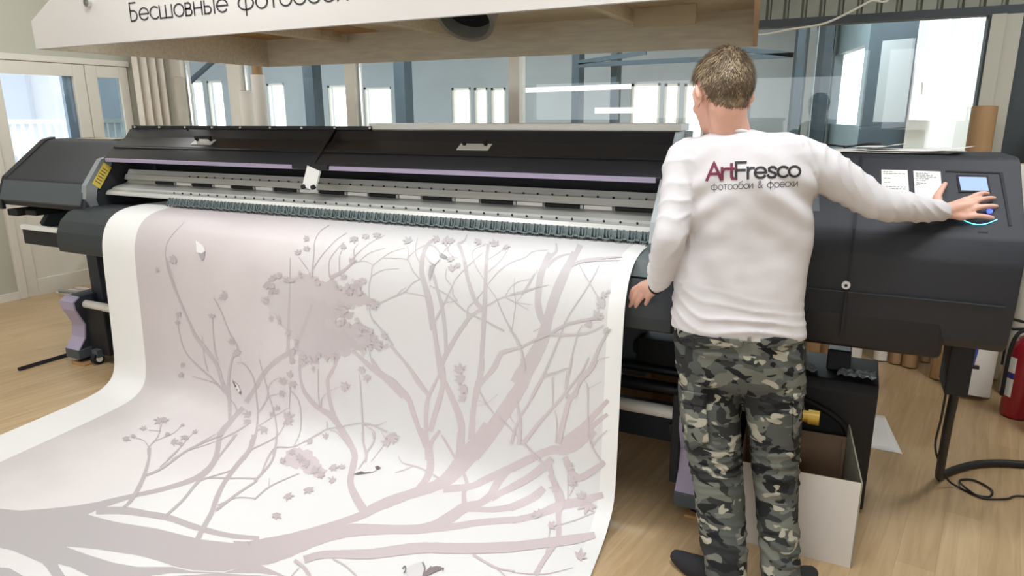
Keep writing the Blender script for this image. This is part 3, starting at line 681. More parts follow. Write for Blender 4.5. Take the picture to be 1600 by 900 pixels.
# stand: two legs with lilac fronts
def leg(x0, x1):
    L = MB().prism([(2.60, .45), (2.56, .42), (2.565, .37), (2.615, .26), (2.60, .17), (2.545, .10), (2.545, .04), (2.70, .045), (3.25, .05), (3.25, .13), (2.86, .16), (2.93, .47)], x0, x1, bev=.004)
    lo_ = L.build('stand_leg', M['navy'], pr, smooth=40)
    MB().prism([(2.600, .455), (2.552, .425), (2.556, .37), (2.606, .26), (2.592, .17), (2.540, .098), (2.548, .098), (2.602, .168), (2.616, .26), (2.567, .372), (2.564, .42), (2.603, .448)], x0-.004, x1+.004).build('leg_cover', M['lilac'], lo_)
    MB().prism([(2.535, .035), (2.535, .098), (2.75, .11), (2.75, .04)], x0-.008, x1+.008, bev=.005).build('foot_bracket', M['slate'], lo_)
    MB().box((x0+.08, 2.72, .30), (x1+.06, 2.86, .80), bev=.006).build('column', M['navy'], lo_)
    cx = (x0+x1)/2
    f = MB().cyl((cx+.03, 2.60, .014), (cx+.03, 2.60, .045), .016).cyl((cx+.03, 2.60, .012), (cx+.03, 2.60, .022), .045, .03); f.build('levelling_foot', M['rubber'], lo_, smooth=40)
    return lo_
l1 = leg(-4.63, -4.50); l2 = leg(-.525, -.405)
wc = MB().cyl((-4.42, 2.60, .038), (-4.385, 2.60, .038), .038, seg=28).cyl((-4.385, 2.60, .038), (-4.378, 2.60, .038), .02, mi=1); wc.box((-4.43, 2.585, .05), (-4.375, 2.68, .10), mi=2); wc.build('caster', [M['rubber'], M['white_metal'], M['slate']], l1, smooth=40)
MB().box((-4.49, 2.62, .06), (-4.30, 3.2, .40), bev=.01).build('drive_box', M['deep'], l1)
MB().box((-.565, 2.58, .11), (-.53, 2.66, .50), bev=.004).box((-.58, 2.60, .32), (-.56, 2.63, .36)).build('roll_holder', M['rubber'], l2)
tp = MB().cyl((-4.50, 2.64, .395), (-.55, 2.64, .395), .027, seg=28); tp.build('take_up_tube', M['white_plastic'], pr, smooth=40)
MB().prism([(2.88, .14), (2.88, .27), (2.98, .29), (2.98, .12)], -4.5, -.5).build('cross_beam', M['navy'], pr)
g = MB(); g.cyl((-4.5, 2.95, .455), (-.55, 2.95, .455), .022, seg=16).cyl((-4.5, 2.9, .39), (-.55, 2.9, .39), .03, seg=16); g.build('feed_bar', M['black_smooth'], pr, smooth=40)
MB().box((-1.6, 3.02, .38), (-.80, 3.05, .66)).build('rear_panel', M['slate'], pr)
g = MB().box((-.83, 2.95, .44), (-.56, 3.15, .60), bev=.015).box((-.86, 2.98, .50), (-.8, 3.1, .57), bev=.02).box((-.76, 3.0, .42), (-.66, 3.1, .47)); g.build('feed_motor', M['rubber'], pr, smooth=40)
# yellow tube end of the take-up at the right
g = MB().cyl((-.40, 2.68, .465), (-.06, 2.68, .465), .022, seg=24).cyl((-.065, 2.68, .465), (-.025, 2.68, .465), .028, seg=24); g.build('flange_tube', M['brass'], pr, smooth=40)
g = MB().box((-.395, 2.66, .08), (-.33, 2.72, .50)); g.build('tube_bracket', M['rubber'], pr)
# ink unit under the right housing
ik = MB().prism([(2.86, .02), (2.86, .52), (2.88, .56), (3.16, .575), (3.16, .02)], -.36, .172, bev=.006); iko = ik.build('ink_unit', M['deep'], pr, smooth=40)
for x in (-.16, .02): MB().prism([(2.98, .56), (3.02, .64), (3.14, .64), (3.14, .56)], x-.045, x+.045, bev=.006).build('cartridge_guard', M['black_smooth'], iko)
g = MB().tube([(-.30, 2.845, .50), (-.1, 2.842, .47), (.05, 2.845, .40), (.10, 2.85, .30)], .012, sub=6).tube([(-.30, 2.845, .30), (-.1, 2.842, .28), (.06, 2.845, .22)], .014, sub=6); g.build('hose', M['rubber'], iko, smooth=True)

# ------------------------------------------------------------------ things on and around the printer
for x, y, lab in ((-4.53, 2.585, 'small wooden plate under the left foot of the printer stand'), (-.435, 2.585, 'small wooden plate under the right foot of the printer stand')):
    g = MB().box((x-.045, y-.06, 0), (x+.095, y+.07, .0115), bev=.002); tag(g.build('wooden_plate', M['wood_block']), lab, 'plate', 'wooden plates under the stand')
def film(cx, cy, cz, sx, sy, lab, seed):
    g = MB(); n = 9
    V = [[g.bm.verts.new((cx+(i/n-.5)*sx+.006*noise.noise((i, j, seed)), cy+(j/n-.5)*sy, cz+.004+.022*abs(noise.noise((i*.5, j*.5, seed+3.3))))) for j in range(n+1)] for i in range(n+1)]
    for i in range(n):
        for j in range(n): g.bm.faces.new((V[i][j], V[i+1][j], V[i+1][j+1], V[i][j+1]))
    tag(g.build('plastic_bag', M['film'], smooth=False), lab, 'plastic bag', 'crumpled clear bags')
film(-.11, 2.93, .568, .11, .08, 'crumpled clear bag on the ink unit, nearer the man', 1.2); film(.09, 2.94, .57, .14, .09, 'crumpled clear bag on the ink unit, nearer its right end', 7.7)
def note(pts, lab, rows, seed):
    g = MB(); panel_quad(g, pts, .0016, .0008); rnd = random.Random(seed)
    P = [Vector(p) for p in pts]
    for t in rows:
        a = P[0].lerp(P[3], t); b_ = P[1].lerp(P[2], t); x = .08
        while x < .88:
            wv = rnd.uniform(.05, .16); 
            q = [a.lerp(b_, x), a.lerp(b_, min(.9, x+wv)), a.lerp(b_, min(.9, x+wv))+Vector((0, .9)), a.lerp(b_, x)+Vector((0, .9))]
            vs = [g.bm.verts.new(panel(p.x, p.y, .0019)) for p in q]; g.bm.faces.new(vs).material_index = 1; x += wv+.03
            if rnd.random() < .12: break
    o = g.build('paper_note', [M['paper'], M['ink_dark']]); tag(o, lab, 'note', 'notes taped to the printer')
note(((1377, 265), (1418, 266), (1421, 308), (1378, 307)), 'white typed note on the sloped panel, behind the raised forearm', (.06, .13, .3, .45, .62, .69), 3)
note(((1427, 266.5), (1469.5, 268), (1473, 313), (1430, 311)), 'white typed note on the sloped panel, beside the hand', (.08, .14, .2, .26, .32, .42, .48), 9)

# ================================================================== THE PRINT
PROF = [(2.90, 1.083), (2.78, 1.082), (2.70, 1.081), (2.62, 1.076), (2.56, 1.064), (2.51, 1.043), (2.465, 1.006), (2.432, .950), (2.413, .885), (2.404, .80), (2.399, .70), (2.394, .55), (2.388, .40), (2.382, .27), (2.376, .18), (2.360, .105), (2.325, .055), (2.265, .024), (2.16, .010), (1.9, .005), (1.4, .005), (.7, .005)]
pv = crom([Vector((0, y, z)) for y, z in PROF], 8)
def shear(x): return -.017*(x+2.3)
ARC = [0]
for a, b in zip(pv, pv[1:]): ARC.append(ARC[-1]+(b-a).length)
def surf(px, py, off=0):
    """where the line of sight meets the sheet, lifted by off along the sheet's normal"""
    d = ray(px, py); best = None
    for i, (a, b) in enumerate(zip(pv, pv[1:])):
        ey, ez = b.y-a.y, b.z-a.z; ny, nz = ez, -ey
        dy = d.y+.017*d.x
        oy = .017*2.3
        den = dy*ny+d.z*nz
        if abs(den) < 1e-9: continue
        t = ((a.y-oy)*ny+(a.z-CAM_H)*nz)/den
        if t <= 0: continue
        y, z = oy+dy*t, CAM_H+d.z*t
        L2 = ey*ey+ez*ez; s = ((y-a.y)*ey+(z-a.z)*ez)/L2
        if -.02 <= s <= 1.02 and (best is None or t < best[0]):
            nl = math.hypot(ny, nz); best = (t, Vector((0, ny/nl, nz/nl)))
    if best is None: return None
    return EYE+d*best[0]+best[1]*off
def edge_l(v): return -3.905 + (.0 if v.y > 2.3 else (2.3-v.y)*.12)
def edge_r(v): return -.722 + (0 if v.y > 2.3 else (2.3-v.y)*.10)
g = MB(); NU = 24; uvs = {}
rows = []
for i, v in enumerate(pv):
    xl, xr = edge_l(v), edge_r(v); row = []
    for k in range(NU+1):
        x = xl+(xr-xl)*k/NU; vt = g.bm.verts.new((x, v.y+shear(x), v.z)); row.append(vt); uvs[vt] = (k/NU, ARC[i])
    rows.append(row)
uvl = g.bm.loops.layers.uv.new('UVMap')
for a, b in zip(rows, rows[1:]):
    for k in range(NU):
        f = g.bm.faces.new((a[k], a[k+1], b[k+1], b[k]))
        for lp in f.loops: lp[uvl].uv = uvs[lp.vert]
def print_mat():
    m = mat('printed_wallpaper', (236, 234, 232), .42, spec=.35); nt = m.node_tree; N = nt.nodes; b = N['Principled BSDF']; Lk = nt.links.new
    uv = N.new('ShaderNodeUVMap'); uv.uv_map = 'UVMap'; sp = N.new('ShaderNodeSeparateXYZ'); Lk(uv.outputs[0], sp.inputs[0])
    def math_(op, a, bb):
        n = N.new('ShaderNodeMath'); n.operation = op
        for i, s in enumerate((a, bb)):
            if isinstance(s, (int, float)): n.inputs[i].default_value = s
            else: Lk(s, n.inputs[i])
        return n.outputs[0]
    U, V = sp.outputs[0], sp.outputs[1]
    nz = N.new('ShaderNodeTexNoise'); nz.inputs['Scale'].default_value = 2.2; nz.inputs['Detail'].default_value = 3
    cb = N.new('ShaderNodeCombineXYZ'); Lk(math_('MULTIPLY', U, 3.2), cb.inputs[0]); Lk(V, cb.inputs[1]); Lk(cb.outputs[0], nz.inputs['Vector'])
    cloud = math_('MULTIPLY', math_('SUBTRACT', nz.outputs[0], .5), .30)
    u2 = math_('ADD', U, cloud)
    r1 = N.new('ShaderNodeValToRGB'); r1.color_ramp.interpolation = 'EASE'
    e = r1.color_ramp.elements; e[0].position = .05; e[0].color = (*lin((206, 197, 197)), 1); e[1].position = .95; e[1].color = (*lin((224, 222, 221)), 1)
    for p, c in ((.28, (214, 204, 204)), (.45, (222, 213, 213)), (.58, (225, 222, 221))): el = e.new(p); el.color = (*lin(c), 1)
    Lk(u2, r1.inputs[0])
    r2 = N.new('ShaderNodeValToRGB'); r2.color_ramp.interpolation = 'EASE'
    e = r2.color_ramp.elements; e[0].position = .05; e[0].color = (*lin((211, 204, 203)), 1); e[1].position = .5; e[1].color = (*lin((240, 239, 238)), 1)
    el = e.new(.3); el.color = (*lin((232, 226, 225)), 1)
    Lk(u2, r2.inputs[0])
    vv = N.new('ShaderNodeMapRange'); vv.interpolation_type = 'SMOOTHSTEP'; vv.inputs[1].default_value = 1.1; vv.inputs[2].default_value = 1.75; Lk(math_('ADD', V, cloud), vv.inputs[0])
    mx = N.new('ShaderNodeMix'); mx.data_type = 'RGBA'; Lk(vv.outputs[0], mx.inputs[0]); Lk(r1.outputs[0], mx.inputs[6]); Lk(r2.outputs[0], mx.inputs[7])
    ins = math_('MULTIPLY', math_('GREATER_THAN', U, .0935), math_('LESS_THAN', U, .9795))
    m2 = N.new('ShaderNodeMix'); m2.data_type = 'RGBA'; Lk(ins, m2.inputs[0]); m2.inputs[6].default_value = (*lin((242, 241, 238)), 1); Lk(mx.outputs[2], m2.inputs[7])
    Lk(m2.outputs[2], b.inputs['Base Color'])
    return m
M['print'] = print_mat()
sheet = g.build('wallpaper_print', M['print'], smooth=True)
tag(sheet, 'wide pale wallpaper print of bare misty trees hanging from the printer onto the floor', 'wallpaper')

# ---- the drawn trees: flat ink lying on the sheet
TILE = {'A': (400, 400, 4), 'B': (400, 675, 4), 'C': (800, 400, 4), 'D': (800, 675, 4), 'E': (0, 675, 4), 'F': (0, 400, 4),
        '1': (200, 330, 5.696), '2': (440, 350, 5.696), '3': (640, 360, 5.696), '4': (780, 380, 7.26), '5': (180, 560, 5.696),
        '6': (360, 560, 5.696), '7': (560, 560, 5.696), '8': (740, 560, 6.667)}
TR = """
E 540,478,20 640,452,44 830,400,28 1000,362,28 1180,308,32 1280,255,40 1345,170,34 1368,60,34 1375,0,34
5 900,900,46 925,720,46 960,640,50 1030,560,46 1080,500,42 1140,440,46
5 1165,390,46 1230,290,38 1300,180,38 1370,80,40 1460,0,44
A 0,820,32 60,720,30 150,640,30 240,585,30 265,530,26 330,370,24 352,300,16
A 200,600,20 205,400,15 212,200,10 215,10,6
E 600,492,46 780,492,46 930,515,40 1060,538,40 1200,588,38 1330,625,34 1450,650,30 1620,665,26
B -130,740,120 -40,722,80 0,705,60 200,660,45 450,590,40 650,525,50 740,475,60 850,430,65 960,390,60 1100,345,65 1200,290,85 1300,180,110 1400,60,112 1470,-30,112
7 1010,860,150 1200,620,132 1330,430,130 1450,240,112 1510,110,100 1590,-20,95
C 35,800,98 60,750,98 130,640,90 190,520,75 215,420,62
C 215,440,60 240,330,55 290,180,50 340,80,46 395,-20,46
4 590,800,75 650,620,70 730,430,60 800,270,56 870,130,60 920,20,70
C 205,430,45 165,330,40 165,220,40 185,100,40 235,-20,30
4 480,850,65 445,680,60 450,520,55 480,370,55 530,230,45 590,150,40 650,90,30 645,0,20
4 540,270,44 620,190,34 720,140,24 860,115,16
B 680,500,55 620,400,50 590,310,40 610,200,40 615,130,38 560,30,40 520,-30,40
6 1105,900,42 1085,800,45 1040,700,45 960,590,50 900,510,60 800,450,45 720,380,40 650,280,28 625,190,18 615,0,14
A 330,890,20 285,800,16 270,680,12 278,620,12 300,600,12
6 925,510,36 895,420,32 870,270,30 865,190,28 910,110,25 945,0,28
A 455,880,18 450,770,18 485,700,18 510,640,18 540,600,16
B -110,790,110 60,765,130 200,722,120 420,650,90 600,615,80 800,610,60 1000,608,58 1120,585,64 1220,530,74 1300,475,64 1400,445,46 1470,390,50 1520,300,50 1580,235,44
B 1000,615,44 1240,590,42 1400,565,40 1620,548,40
D 0,555,40 150,520,42 300,460,60 420,435,54 570,392,40
B 1300,480,34 1480,485,34 1620,465,48
D -10,474,48 130,410,50 200,350,46
B 1305,470,30 1300,380,28 1320,330,25 1290,240,18 1250,170,16 1160,20,12
B 1470,420,34 1540,375,40 1620,338,44
B 1170,358,45 1340,340,40 1430,300,45 1540,250,50 1620,215,50
D 0,225,55 130,160,50 250,110,50 330,110,60 420,60,72 500,-20,80
8 900,900,90 1100,770,112 1200,650,60 1300,540,50 1402,435,40
8 1170,755,56 1290,660,46 1395,580,36
B 1000,372,34 1060,300,42 1090,220,45 1080,110,45 1050,30,34 1030,-20,30
B 1080,130,40 1100,60,26 1150,-10,20
7 625,900,60 620,780,60 608,700,36 603,480,36 622,350,30 680,220,25 718,150,22
7 640,650,42 680,500,45 720,370,46 750,240,44 748,130,58 740,80,58
7 595,790,30 500,520,42 450,370,46 400,305,52
7 410,315,42 330,210,30 210,130,25 160,60,20 120,0,18
7 395,345,30 250,200,28 100,80,25 10,-10,22
A 950,890,34 780,740,26 610,598,18
A 910,840,24 830,760,18 740,690,12 710,600,8
7 905,900,100 915,740,60 915,590,60 880,470,56 840,370,50 770,210,46
B 1275,100,45 1282,0,42
7 1005,720,60 1015,550,48 1030,400,45 1050,280,50 1085,150,50 1100,0,45
A 1375,890,30 1400,740,28 1415,560,26 1425,400,28 1430,320,26 1435,150,18 1440,0,16
3 655,880,40 668,680,40 675,480,30 680,350,28 690,200,25 700,120,28
7 1080,240,34 1150,150,36 1200,80,36 1240,0,34
A 1400,790,22 1490,700,26 1530,610,28 1600,585,18
A 1160,740,44 1135,600,30 1110,430,26 1080,270,38 1040,130,30 1035,60,25 1040,0,25
3 205,890,38 180,680,55 140,500,42 110,400,35 110,280,35 140,160,34 190,100,25 240,75,15
A 1190,620,26 1180,450,20 1150,270,18 1100,100,14
3 315,890,28 290,680,30 250,540,25 215,400,22 180,330,14
A 1150,690,38 1190,610,30 1240,520,25 1300,430,25 1340,380,20 1420,320,20
3 450,880,25 520,790,26 590,730,26 665,690,30
3 640,690,40 580,610,36 520,440,30 490,280,28 450,150,28 435,120,24 490,90,14 510,40,8
3 690,670,14 780,620,12 850,590,10 1000,560,8 1130,515,7
3 850,590,10 890,520,9 960,460,8 1100,430,5
3 860,600,9 940,640,8 1060,710,5
3 935,420,4 930,540,6 945,640,8 930,760,8 910,890,10
3 945,640,6 1080,660,4
3 1140,350,4 1040,530,6 950,640,6
3 690,490,7 770,600,9 820,720,11 900,880,14
3 690,485,6 800,360,6 900,290,6 1030,240,6 1100,190,5 1230,175,4
3 685,380,6 800,280,5 870,180,4
3 695,262,5 770,215,5 840,165,4
3 665,440,6 600,340,6 565,250,6 570,180,5 680,120,4
3 180,490,8 330,570,11 430,660,11 530,740,13 660,800,14 845,895,14
3 300,670,16 380,500,11 420,420,8 560,280,7 650,200,5
3 215,820,22 290,690,18
3 385,515,8 390,580,8 425,625,8 320,640,6
3 375,490,8 320,420,6 330,340,5
3 515,790,13 520,690,11 570,640,11 655,540,8
3 300,190,8 350,140,9 365,110,10
3 430,250,6 370,220,6 340,170,6 360,120,6
3 160,120,8 230,150,7 280,210,6 330,240,5
3 1100,900,7 1160,870,7
4 900,890,14 1100,860,16 1180,840,14
A 860,560,14 735,400,10
2 830,890,10 790,800,10 785,700,10 778,560,9 800,455,8 812,375,8 900,300,7 980,250,6 1100,215,5
A 840,555,13 960,700,15 1080,870,20
7 400,20,16 460,100,18 522,210,22 632,332,24
2 810,460,8 900,410,6 1050,395,4
2 910,305,6 1010,305,6 1120,320,7 1165,410,9 1232,490,11
2 1120,315,7 1132,250,7 1115,190,5
2 1125,300,6 1190,240,7 1270,190,8
2 1230,345,7 1195,270,7 1195,190,6 1215,120,5
2 835,725,13 960,662,11 1100,600,9 1160,530,8 1230,490,9
2 1095,604,7 1200,625,6 1275,640,5
2 1035,632,7 1062,590,6 1110,568,4
2 270,440,14 288,280,10 298,150,8 350,60,6 430,10,3
2 280,400,10 360,280,7 480,150,6 580,80,4
2 240,410,9 150,290,5
2 428,470,10 425,330,8 500,220,6 560,160,4
2 430,480,34 560,410,26 640,330,18 660,280,10 760,190,7 820,150,5 920,100,3
2 690,335,8 780,260,6 920,215,4
2 650,345,7 740,330,5 810,362,4
2 518,440,10 515,300,7 545,220,5
2 648,285,7 645,225,6 690,170,4
1 500,100,3 380,230,4 335,340,5 345,470,7 390,630,9 490,880,10
F 1040,10,8 1110,240,10 1190,430,14 1230,510,18 1310,610,22 1360,690,22 1390,790,24 1430,870,28
F 1335,260,5 1380,340,6 1440,490,7 1485,565,9 1450,650,13 1430,760,15 1430,880,24
F 1110,420,4 1150,580,6 1220,670,8 1330,770,10 1415,860,14
F 1330,380,5 1340,560,7 1362,650,8
F 1265,500,5 1275,620,6 1300,720,6
5 1005,290,42 1018,400,30 1022,560,30
5 690,160,4 830,200,7 900,230,8 1005,300,10
5 1025,365,12 1075,430,12 1085,495,14
5 1080,35,5 1150,50,8 1210,130,10 1240,210,11 1258,350,12 1270,500,15 1255,660,20 1212,730,22 1200,800,30 1140,895,36
E 1590,20,32 1560,110,26 1480,210,28 1400,320,26 1352,420,30 1320,510,28 1270,600,30 1225,690,30
5 1265,495,14 1320,420,14 1360,320,14 1330,180,9 1280,0,7
5 1365,330,10 1400,430,10 1428,550,11 1440,700,11 1400,860,9
5 1362,270,8 1400,200,7 1470,170,5
5 1372,335,8 1455,315,6
5 1550,450,8 1560,200,6
5 1265,612,9 1390,530,7 1545,440,7
5 1215,810,12 1430,700,10 1510,590,8
5 940,722,8 1100,640,15 1200,570,9
5 925,880,13 1062,680,10
5 510,900,13 640,820,10 900,672,8
5 640,825,7 780,780,6 890,742,5
5 305,900,15 290,830,12 300,790,10 380,700,10 413,590,7 480,540,5
5 300,795,9 260,735,6 180,710,4
5 405,650,5 300,640,3
5 360,735,5 520,665,5 600,590,3
5 465,900,8 570,800,7 700,660,4
E 935,100,18 930,170,16 902,270,22 850,380,26 800,450,18 770,472,14
E 910,272,14 1010,230,14 1180,110,12 1400,15,8
E 1000,222,8 1100,130,6 1140,80,4
E 1040,522,16 1140,430,16 1240,310,16 1290,290,12
E 1290,290,8 1450,240,8 1480,215,7
E 1290,288,8 1600,292,8
E 1350,492,18 1480,390,14 1610,305,10
E 1372,150,12 1480,15,10
E 1360,460,8 1480,412,7 1600,418,6
6 1210,870,16 1190,780,13 1178,580,12 1160,250,8 1145,140,5
6 985,608,12 1170,575,11 1280,600,11 1395,655,12
6 1180,578,10 1300,595,9 1390,560,5
6 980,610,10 860,632,11 750,690,9 575,788,8
6 860,560,9 862,630,9
6 890,640,9 960,670,8 1095,845,6
6 1208,840,9 1280,730,7 1280,650,6 1190,590,5
6 800,450,11 785,330,7 780,90,6
6 808,430,8 820,350,7 872,305,6
6 530,280,7 600,360,8 630,500,9 620,660,8 565,785,7
6 885,290,6 975,250,4
6 1340,640,5 1400,740,4
B 685,190,12 690,130,14 670,60,10 665,0,8
B 690,130,10 738,60,8 728,0,6
B 640,235,9 690,160,8
B 720,185,5 795,90,4
B -10,310,14 100,180,12 130,30,12 132,-10,10
B 30,270,8 110,110,10 240,90,6 420,0,4
B -10,425,10 90,340,8 270,260,5
B 80,345,5 85,290,4
B 300,800,50 430,768,46 700,765,62 900,740,65 1060,725,65 1300,730,65 1620,720,66
D -10,722,62 250,690,62 400,670,60 518,645,40
B 1355,768,16 1500,850,13 1620,872,8
B 1500,850,8 1560,905,7
B 240,805,24 300,850,22 338,905,22
B 480,795,10 560,840,10 630,905,10
B 220,905,8 270,850,6
B 890,150,5 920,195,7 1000,215,9 1060,240,10
B 870,255,4 920,240,5 980,215,5
B 1060,240,9 1170,305,12
D 0,345,46 100,290,46 200,215,50 250,165,40
D 240,265,30 270,330,40 300,420,56 290,520,32 290,655,30 250,730,30 200,800,30 145,895,30
D 225,190,32 250,265,30
D 60,55,10 150,150,12 220,215,12
D 330,155,34 410,285,40 580,188,30
D 518,500,8 400,550,8 305,580,6
D 565,190,9 500,90,8 470,0,8
D 350,420,7 350,250,6
D 0,880,5 200,890,6 380,850,4
D 210,780,10 240,600,8
D 410,290,8 360,400,7
C -10,585,16 50,570,12 130,530,14 235,482,20
C -10,460,10 50,560,12 82,710,14
C 235,490,20 330,430,14 450,400,15 575,378,14
C 245,488,20 400,490,9 500,470,9 575,430,7
C 610,460,12 550,560,18 500,680,24 440,760,20 400,840,16 350,890,14
C 120,895,14 200,740,11 300,500,10 350,380,8 480,180,7 545,60,4
C 200,745,9 290,720,7 365,700,5
C 340,835,8 370,650,9 410,490,8 440,430,6
C 400,20,4 480,160,6 560,290,6
C 255,895,6 250,760,5
C 340,890,10 335,800,8 345,720,5
C 470,800,7 475,890,6
C 545,645,8 610,630,4
C 375,60,20 450,30,18 600,12,12 690,8,6
C 390,45,12 520,30,10 680,30,5
C -10,240,6 100,210,5 230,180,4
C 60,245,5 140,110,5
8 480,600,24 560,490,20 640,320,18 720,180,16 800,0,14
8 510,890,42 700,650,30 860,470,24 970,340,22 1080,200,20 1150,100,18 1200,-10,12
8 962,365,20 970,270,15 1000,130,18 1030,-10,14
8 968,365,13 1000,425,22
8 890,880,52 920,720,50 960,560,46 1000,430,40 1070,370,30 1080,300,30 1130,210,35 1200,140,40 1285,10,36
8 448,450,26 470,560,26 490,700,30 470,890,36
8 480,630,26 430,740,26 395,890,32
8 825,500,11 830,190,7
8 855,880,14 870,700,10 850,540,6
8 1200,735,14 1190,600,12 1190,310,10 1150,220,5
8 1190,315,7 1335,240,4
8 270,610,11 420,770,12 530,880,14
8 60,340,12 130,460,10 212,572,10
8 720,182,13 840,165,8 930,110,8 1020,100,5
8 1250,895,14 1300,830,14 1390,750,11
8 1208,790,10 1250,895,10
8 535,115,26 498,0,20
8 40,490,6 140,470,6 255,370,4
8 40,430,6 130,470,5
8 370,600,5 430,680,5
"""
POLY = [[(-90, 793), (0, 795), (32, 798), (75, 795), (120, 790), (160, 783), (162, 792), (137, 804), (165, 812), (187, 817), (245, 826), (305, 841), (375, 850), (402, 845), (412, 880), (350, 893), (300, 891), (272, 885), (225, 870), (190, 864), (150, 858), (105, 854), (92, 880), (68, 881), (50, 873), (20, 860), (0, 856), (-90, 845)],
        [(100, 852), (140, 868), (185, 881), (215, 886), (270, 886), (300, 893), (350, 895), (400, 880), (450, 902), (200, 905), (145, 903), (110, 886), (86, 880)],
        [(66, 880), (90, 880), (106, 905), (84, 905)], [(-40, 880), (15, 888), (45, 905), (22, 905), (-40, 895)]]
MASS = [(415, 470), (424, 445), (437, 430), (455, 436), (470, 428), (490, 430), (503, 440), (520, 436), (528, 448), (545, 447), (553, 438), (566, 441), (566, 456), (585, 470), (573, 479), (553, 477), (543, 484), (528, 480), (521, 490), (527, 503), (540, 501), (549, 508), (560, 503), (570, 512), (582, 518), (588, 528), (604, 540), (592, 547), (575, 542), (566, 549), (550, 545), (545, 556), (524, 556), (514, 562), (500, 558), (494, 572), (482, 560), (470, 566), (462, 548), (466, 530), (447, 520), (437, 500), (424, 494)]
MASS2 = [(440, 715), (452, 702), (470, 700), (488, 708), (500, 722), (512, 738), (505, 748), (488, 745), (470, 732), (448, 728)]
LEAF = """272,407,9 245,421,7 273,403,9 352,463,11 418,444,13 428,435,10 433,456,8 449,439,9 332,495,8 279,490,8 277,505,7 362,535,9 372,552,9 285,570,7 282,585,8
250,658,10 258,655,9 197,685,9 209,681,6 225,671,7 263,678,7 285,664,5 271,690,10 289,683,9 284,694,7 304,676,6 389,648,10 387,658,9 413,670,11 442,597,11 439,614,9 452,586,9 457,599,10 426,648,7 433,639,8 448,651,13 449,658,11 455,564,9
537,604,12 565,579,10 574,589,10 511,682,8 486,690,9 611,681,15 606,692,12 718,578,13 721,593,13 727,607,12 725,621,11 612,685,12 450,775,11 482,765,11 520,730,11 535,731,8 520,752,9 455,706,9 470,715,11 480,725,12 490,735,12 500,742,10 432,805,12 440,720,9
481,373,9 466,396,8 479,390,8 638,378,10 538,385,9 554,373,10 572,369,9 589,367,9 559,448,12 578,470,11 584,476,13 538,434,8 549,408,10 705,420,9 717,415,7 705,406,9 696,376,12 684,374,10 706,378,9 773,383,10 749,378,9 790,386,8
942,460,10 942,474,14 932,492,13 922,505,10 947,515,9 951,456,5 888,730,12 920,790,18 905,870,15 860,822,12 893,752,12 870,762,12 842,805,12 910,776,12 600,525,10 590,540,11 575,535,12 560,520,11 548,455,10 436,432,9 423,455,8"""
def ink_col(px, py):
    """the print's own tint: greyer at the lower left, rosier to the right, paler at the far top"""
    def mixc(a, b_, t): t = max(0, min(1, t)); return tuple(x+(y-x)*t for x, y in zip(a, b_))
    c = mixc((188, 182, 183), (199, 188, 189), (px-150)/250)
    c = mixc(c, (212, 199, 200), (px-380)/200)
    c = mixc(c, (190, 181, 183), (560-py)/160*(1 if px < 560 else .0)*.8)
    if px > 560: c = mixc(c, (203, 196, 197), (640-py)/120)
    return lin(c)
ib = bmesh.new(); cl_ = ib.verts.layers.float_color.new('Col'); lay = [0]
def iv(px, py, off, c):
    p = surf(px, py, off)
    if p is None: p = surf(px, max(py, 385), off)
    v = ib.verts.new(p); v[cl_] = (*c, 1); return v
def stroke(pts, c=None):
    off = .0006+lay[0]*9e-6; lay[0] += 1
    P = crom([Vector((x, y, wd)) for x, y, wd in pts], max(3, int(sum(math.hypot(b[0]-a[0], b[1]-a[1]) for a, b in zip(pts, pts[1:]))/(len(pts)-1)/4)))
    prev = None
    for i, p in enumerate(P):
        d = P[min(i+1, len(P)-1)]-P[max(i-1, 0)]; L = math.hypot(d.x, d.y) or 1; nx, ny = -d.y/L, d.x/L; h = max(p.z, .8)/2
        h *= 1+.10*noise.noise((p.x*.09, p.y*.09, lay[0]))
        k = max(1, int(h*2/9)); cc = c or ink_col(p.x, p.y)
        row = [iv(p.x+nx*h*(2*j/k-1), p.y+ny*h*(2*j/k-1), off, cc) for j in range(k+1)]
        if prev:
            n1, n2 = len(prev)-1, k; m_ = max(n1, n2)
            for j in range(m_):
                a, b_ = prev[round(j*n1/m_)], prev[round((j+1)*n1/m_)]; e, f = row[round(j*n2/m_)], row[round((j+1)*n2/m_)]
                q = []
                for v in (a, b_, f, e):
                    if v not in q: q.append(v)
                if len(q) > 2: ib.faces.new(q)
        prev = row
from mathutils.geometry import delaunay_2d_cdt
def fill(poly, c=None):
    off = .0006+lay[0]*9e-6; lay[0] += 1
    n = len(poly); V = [Vector(p) for p in poly]
    x0, x1, y0, y1 = min(p[0] for p in poly), max(p[0] for p in poly), min(p[1] for p in poly), max(p[1] for p in poly)
    step = max(5, (x1-x0)/45)
    if x1-x0 > 12:
        V += [Vector((x0+step*(i+.37), y0+step*(k+.41))) for i in range(int((x1-x0)/step)) for k in range(int((y1-y0)/step))]
    vs, _e, fs, *_r = delaunay_2d_cdt(V, [], [list(range(n))], 1, 1e-4)
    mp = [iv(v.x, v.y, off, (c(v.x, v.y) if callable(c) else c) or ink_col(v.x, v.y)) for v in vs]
    for f in fs:
        try: ib.faces.new([mp[k] for k in f])
        except ValueError: pass
def mass_col(k):
    def f(x, y):
        t = max(0, min(1, (x-428)/95)); a, b_ = (211, 203, 203), (204-k, 194-k, 195-k)
        return lin(tuple(p+(q-p)*t for p, q in zip(a, b_)))
    return f
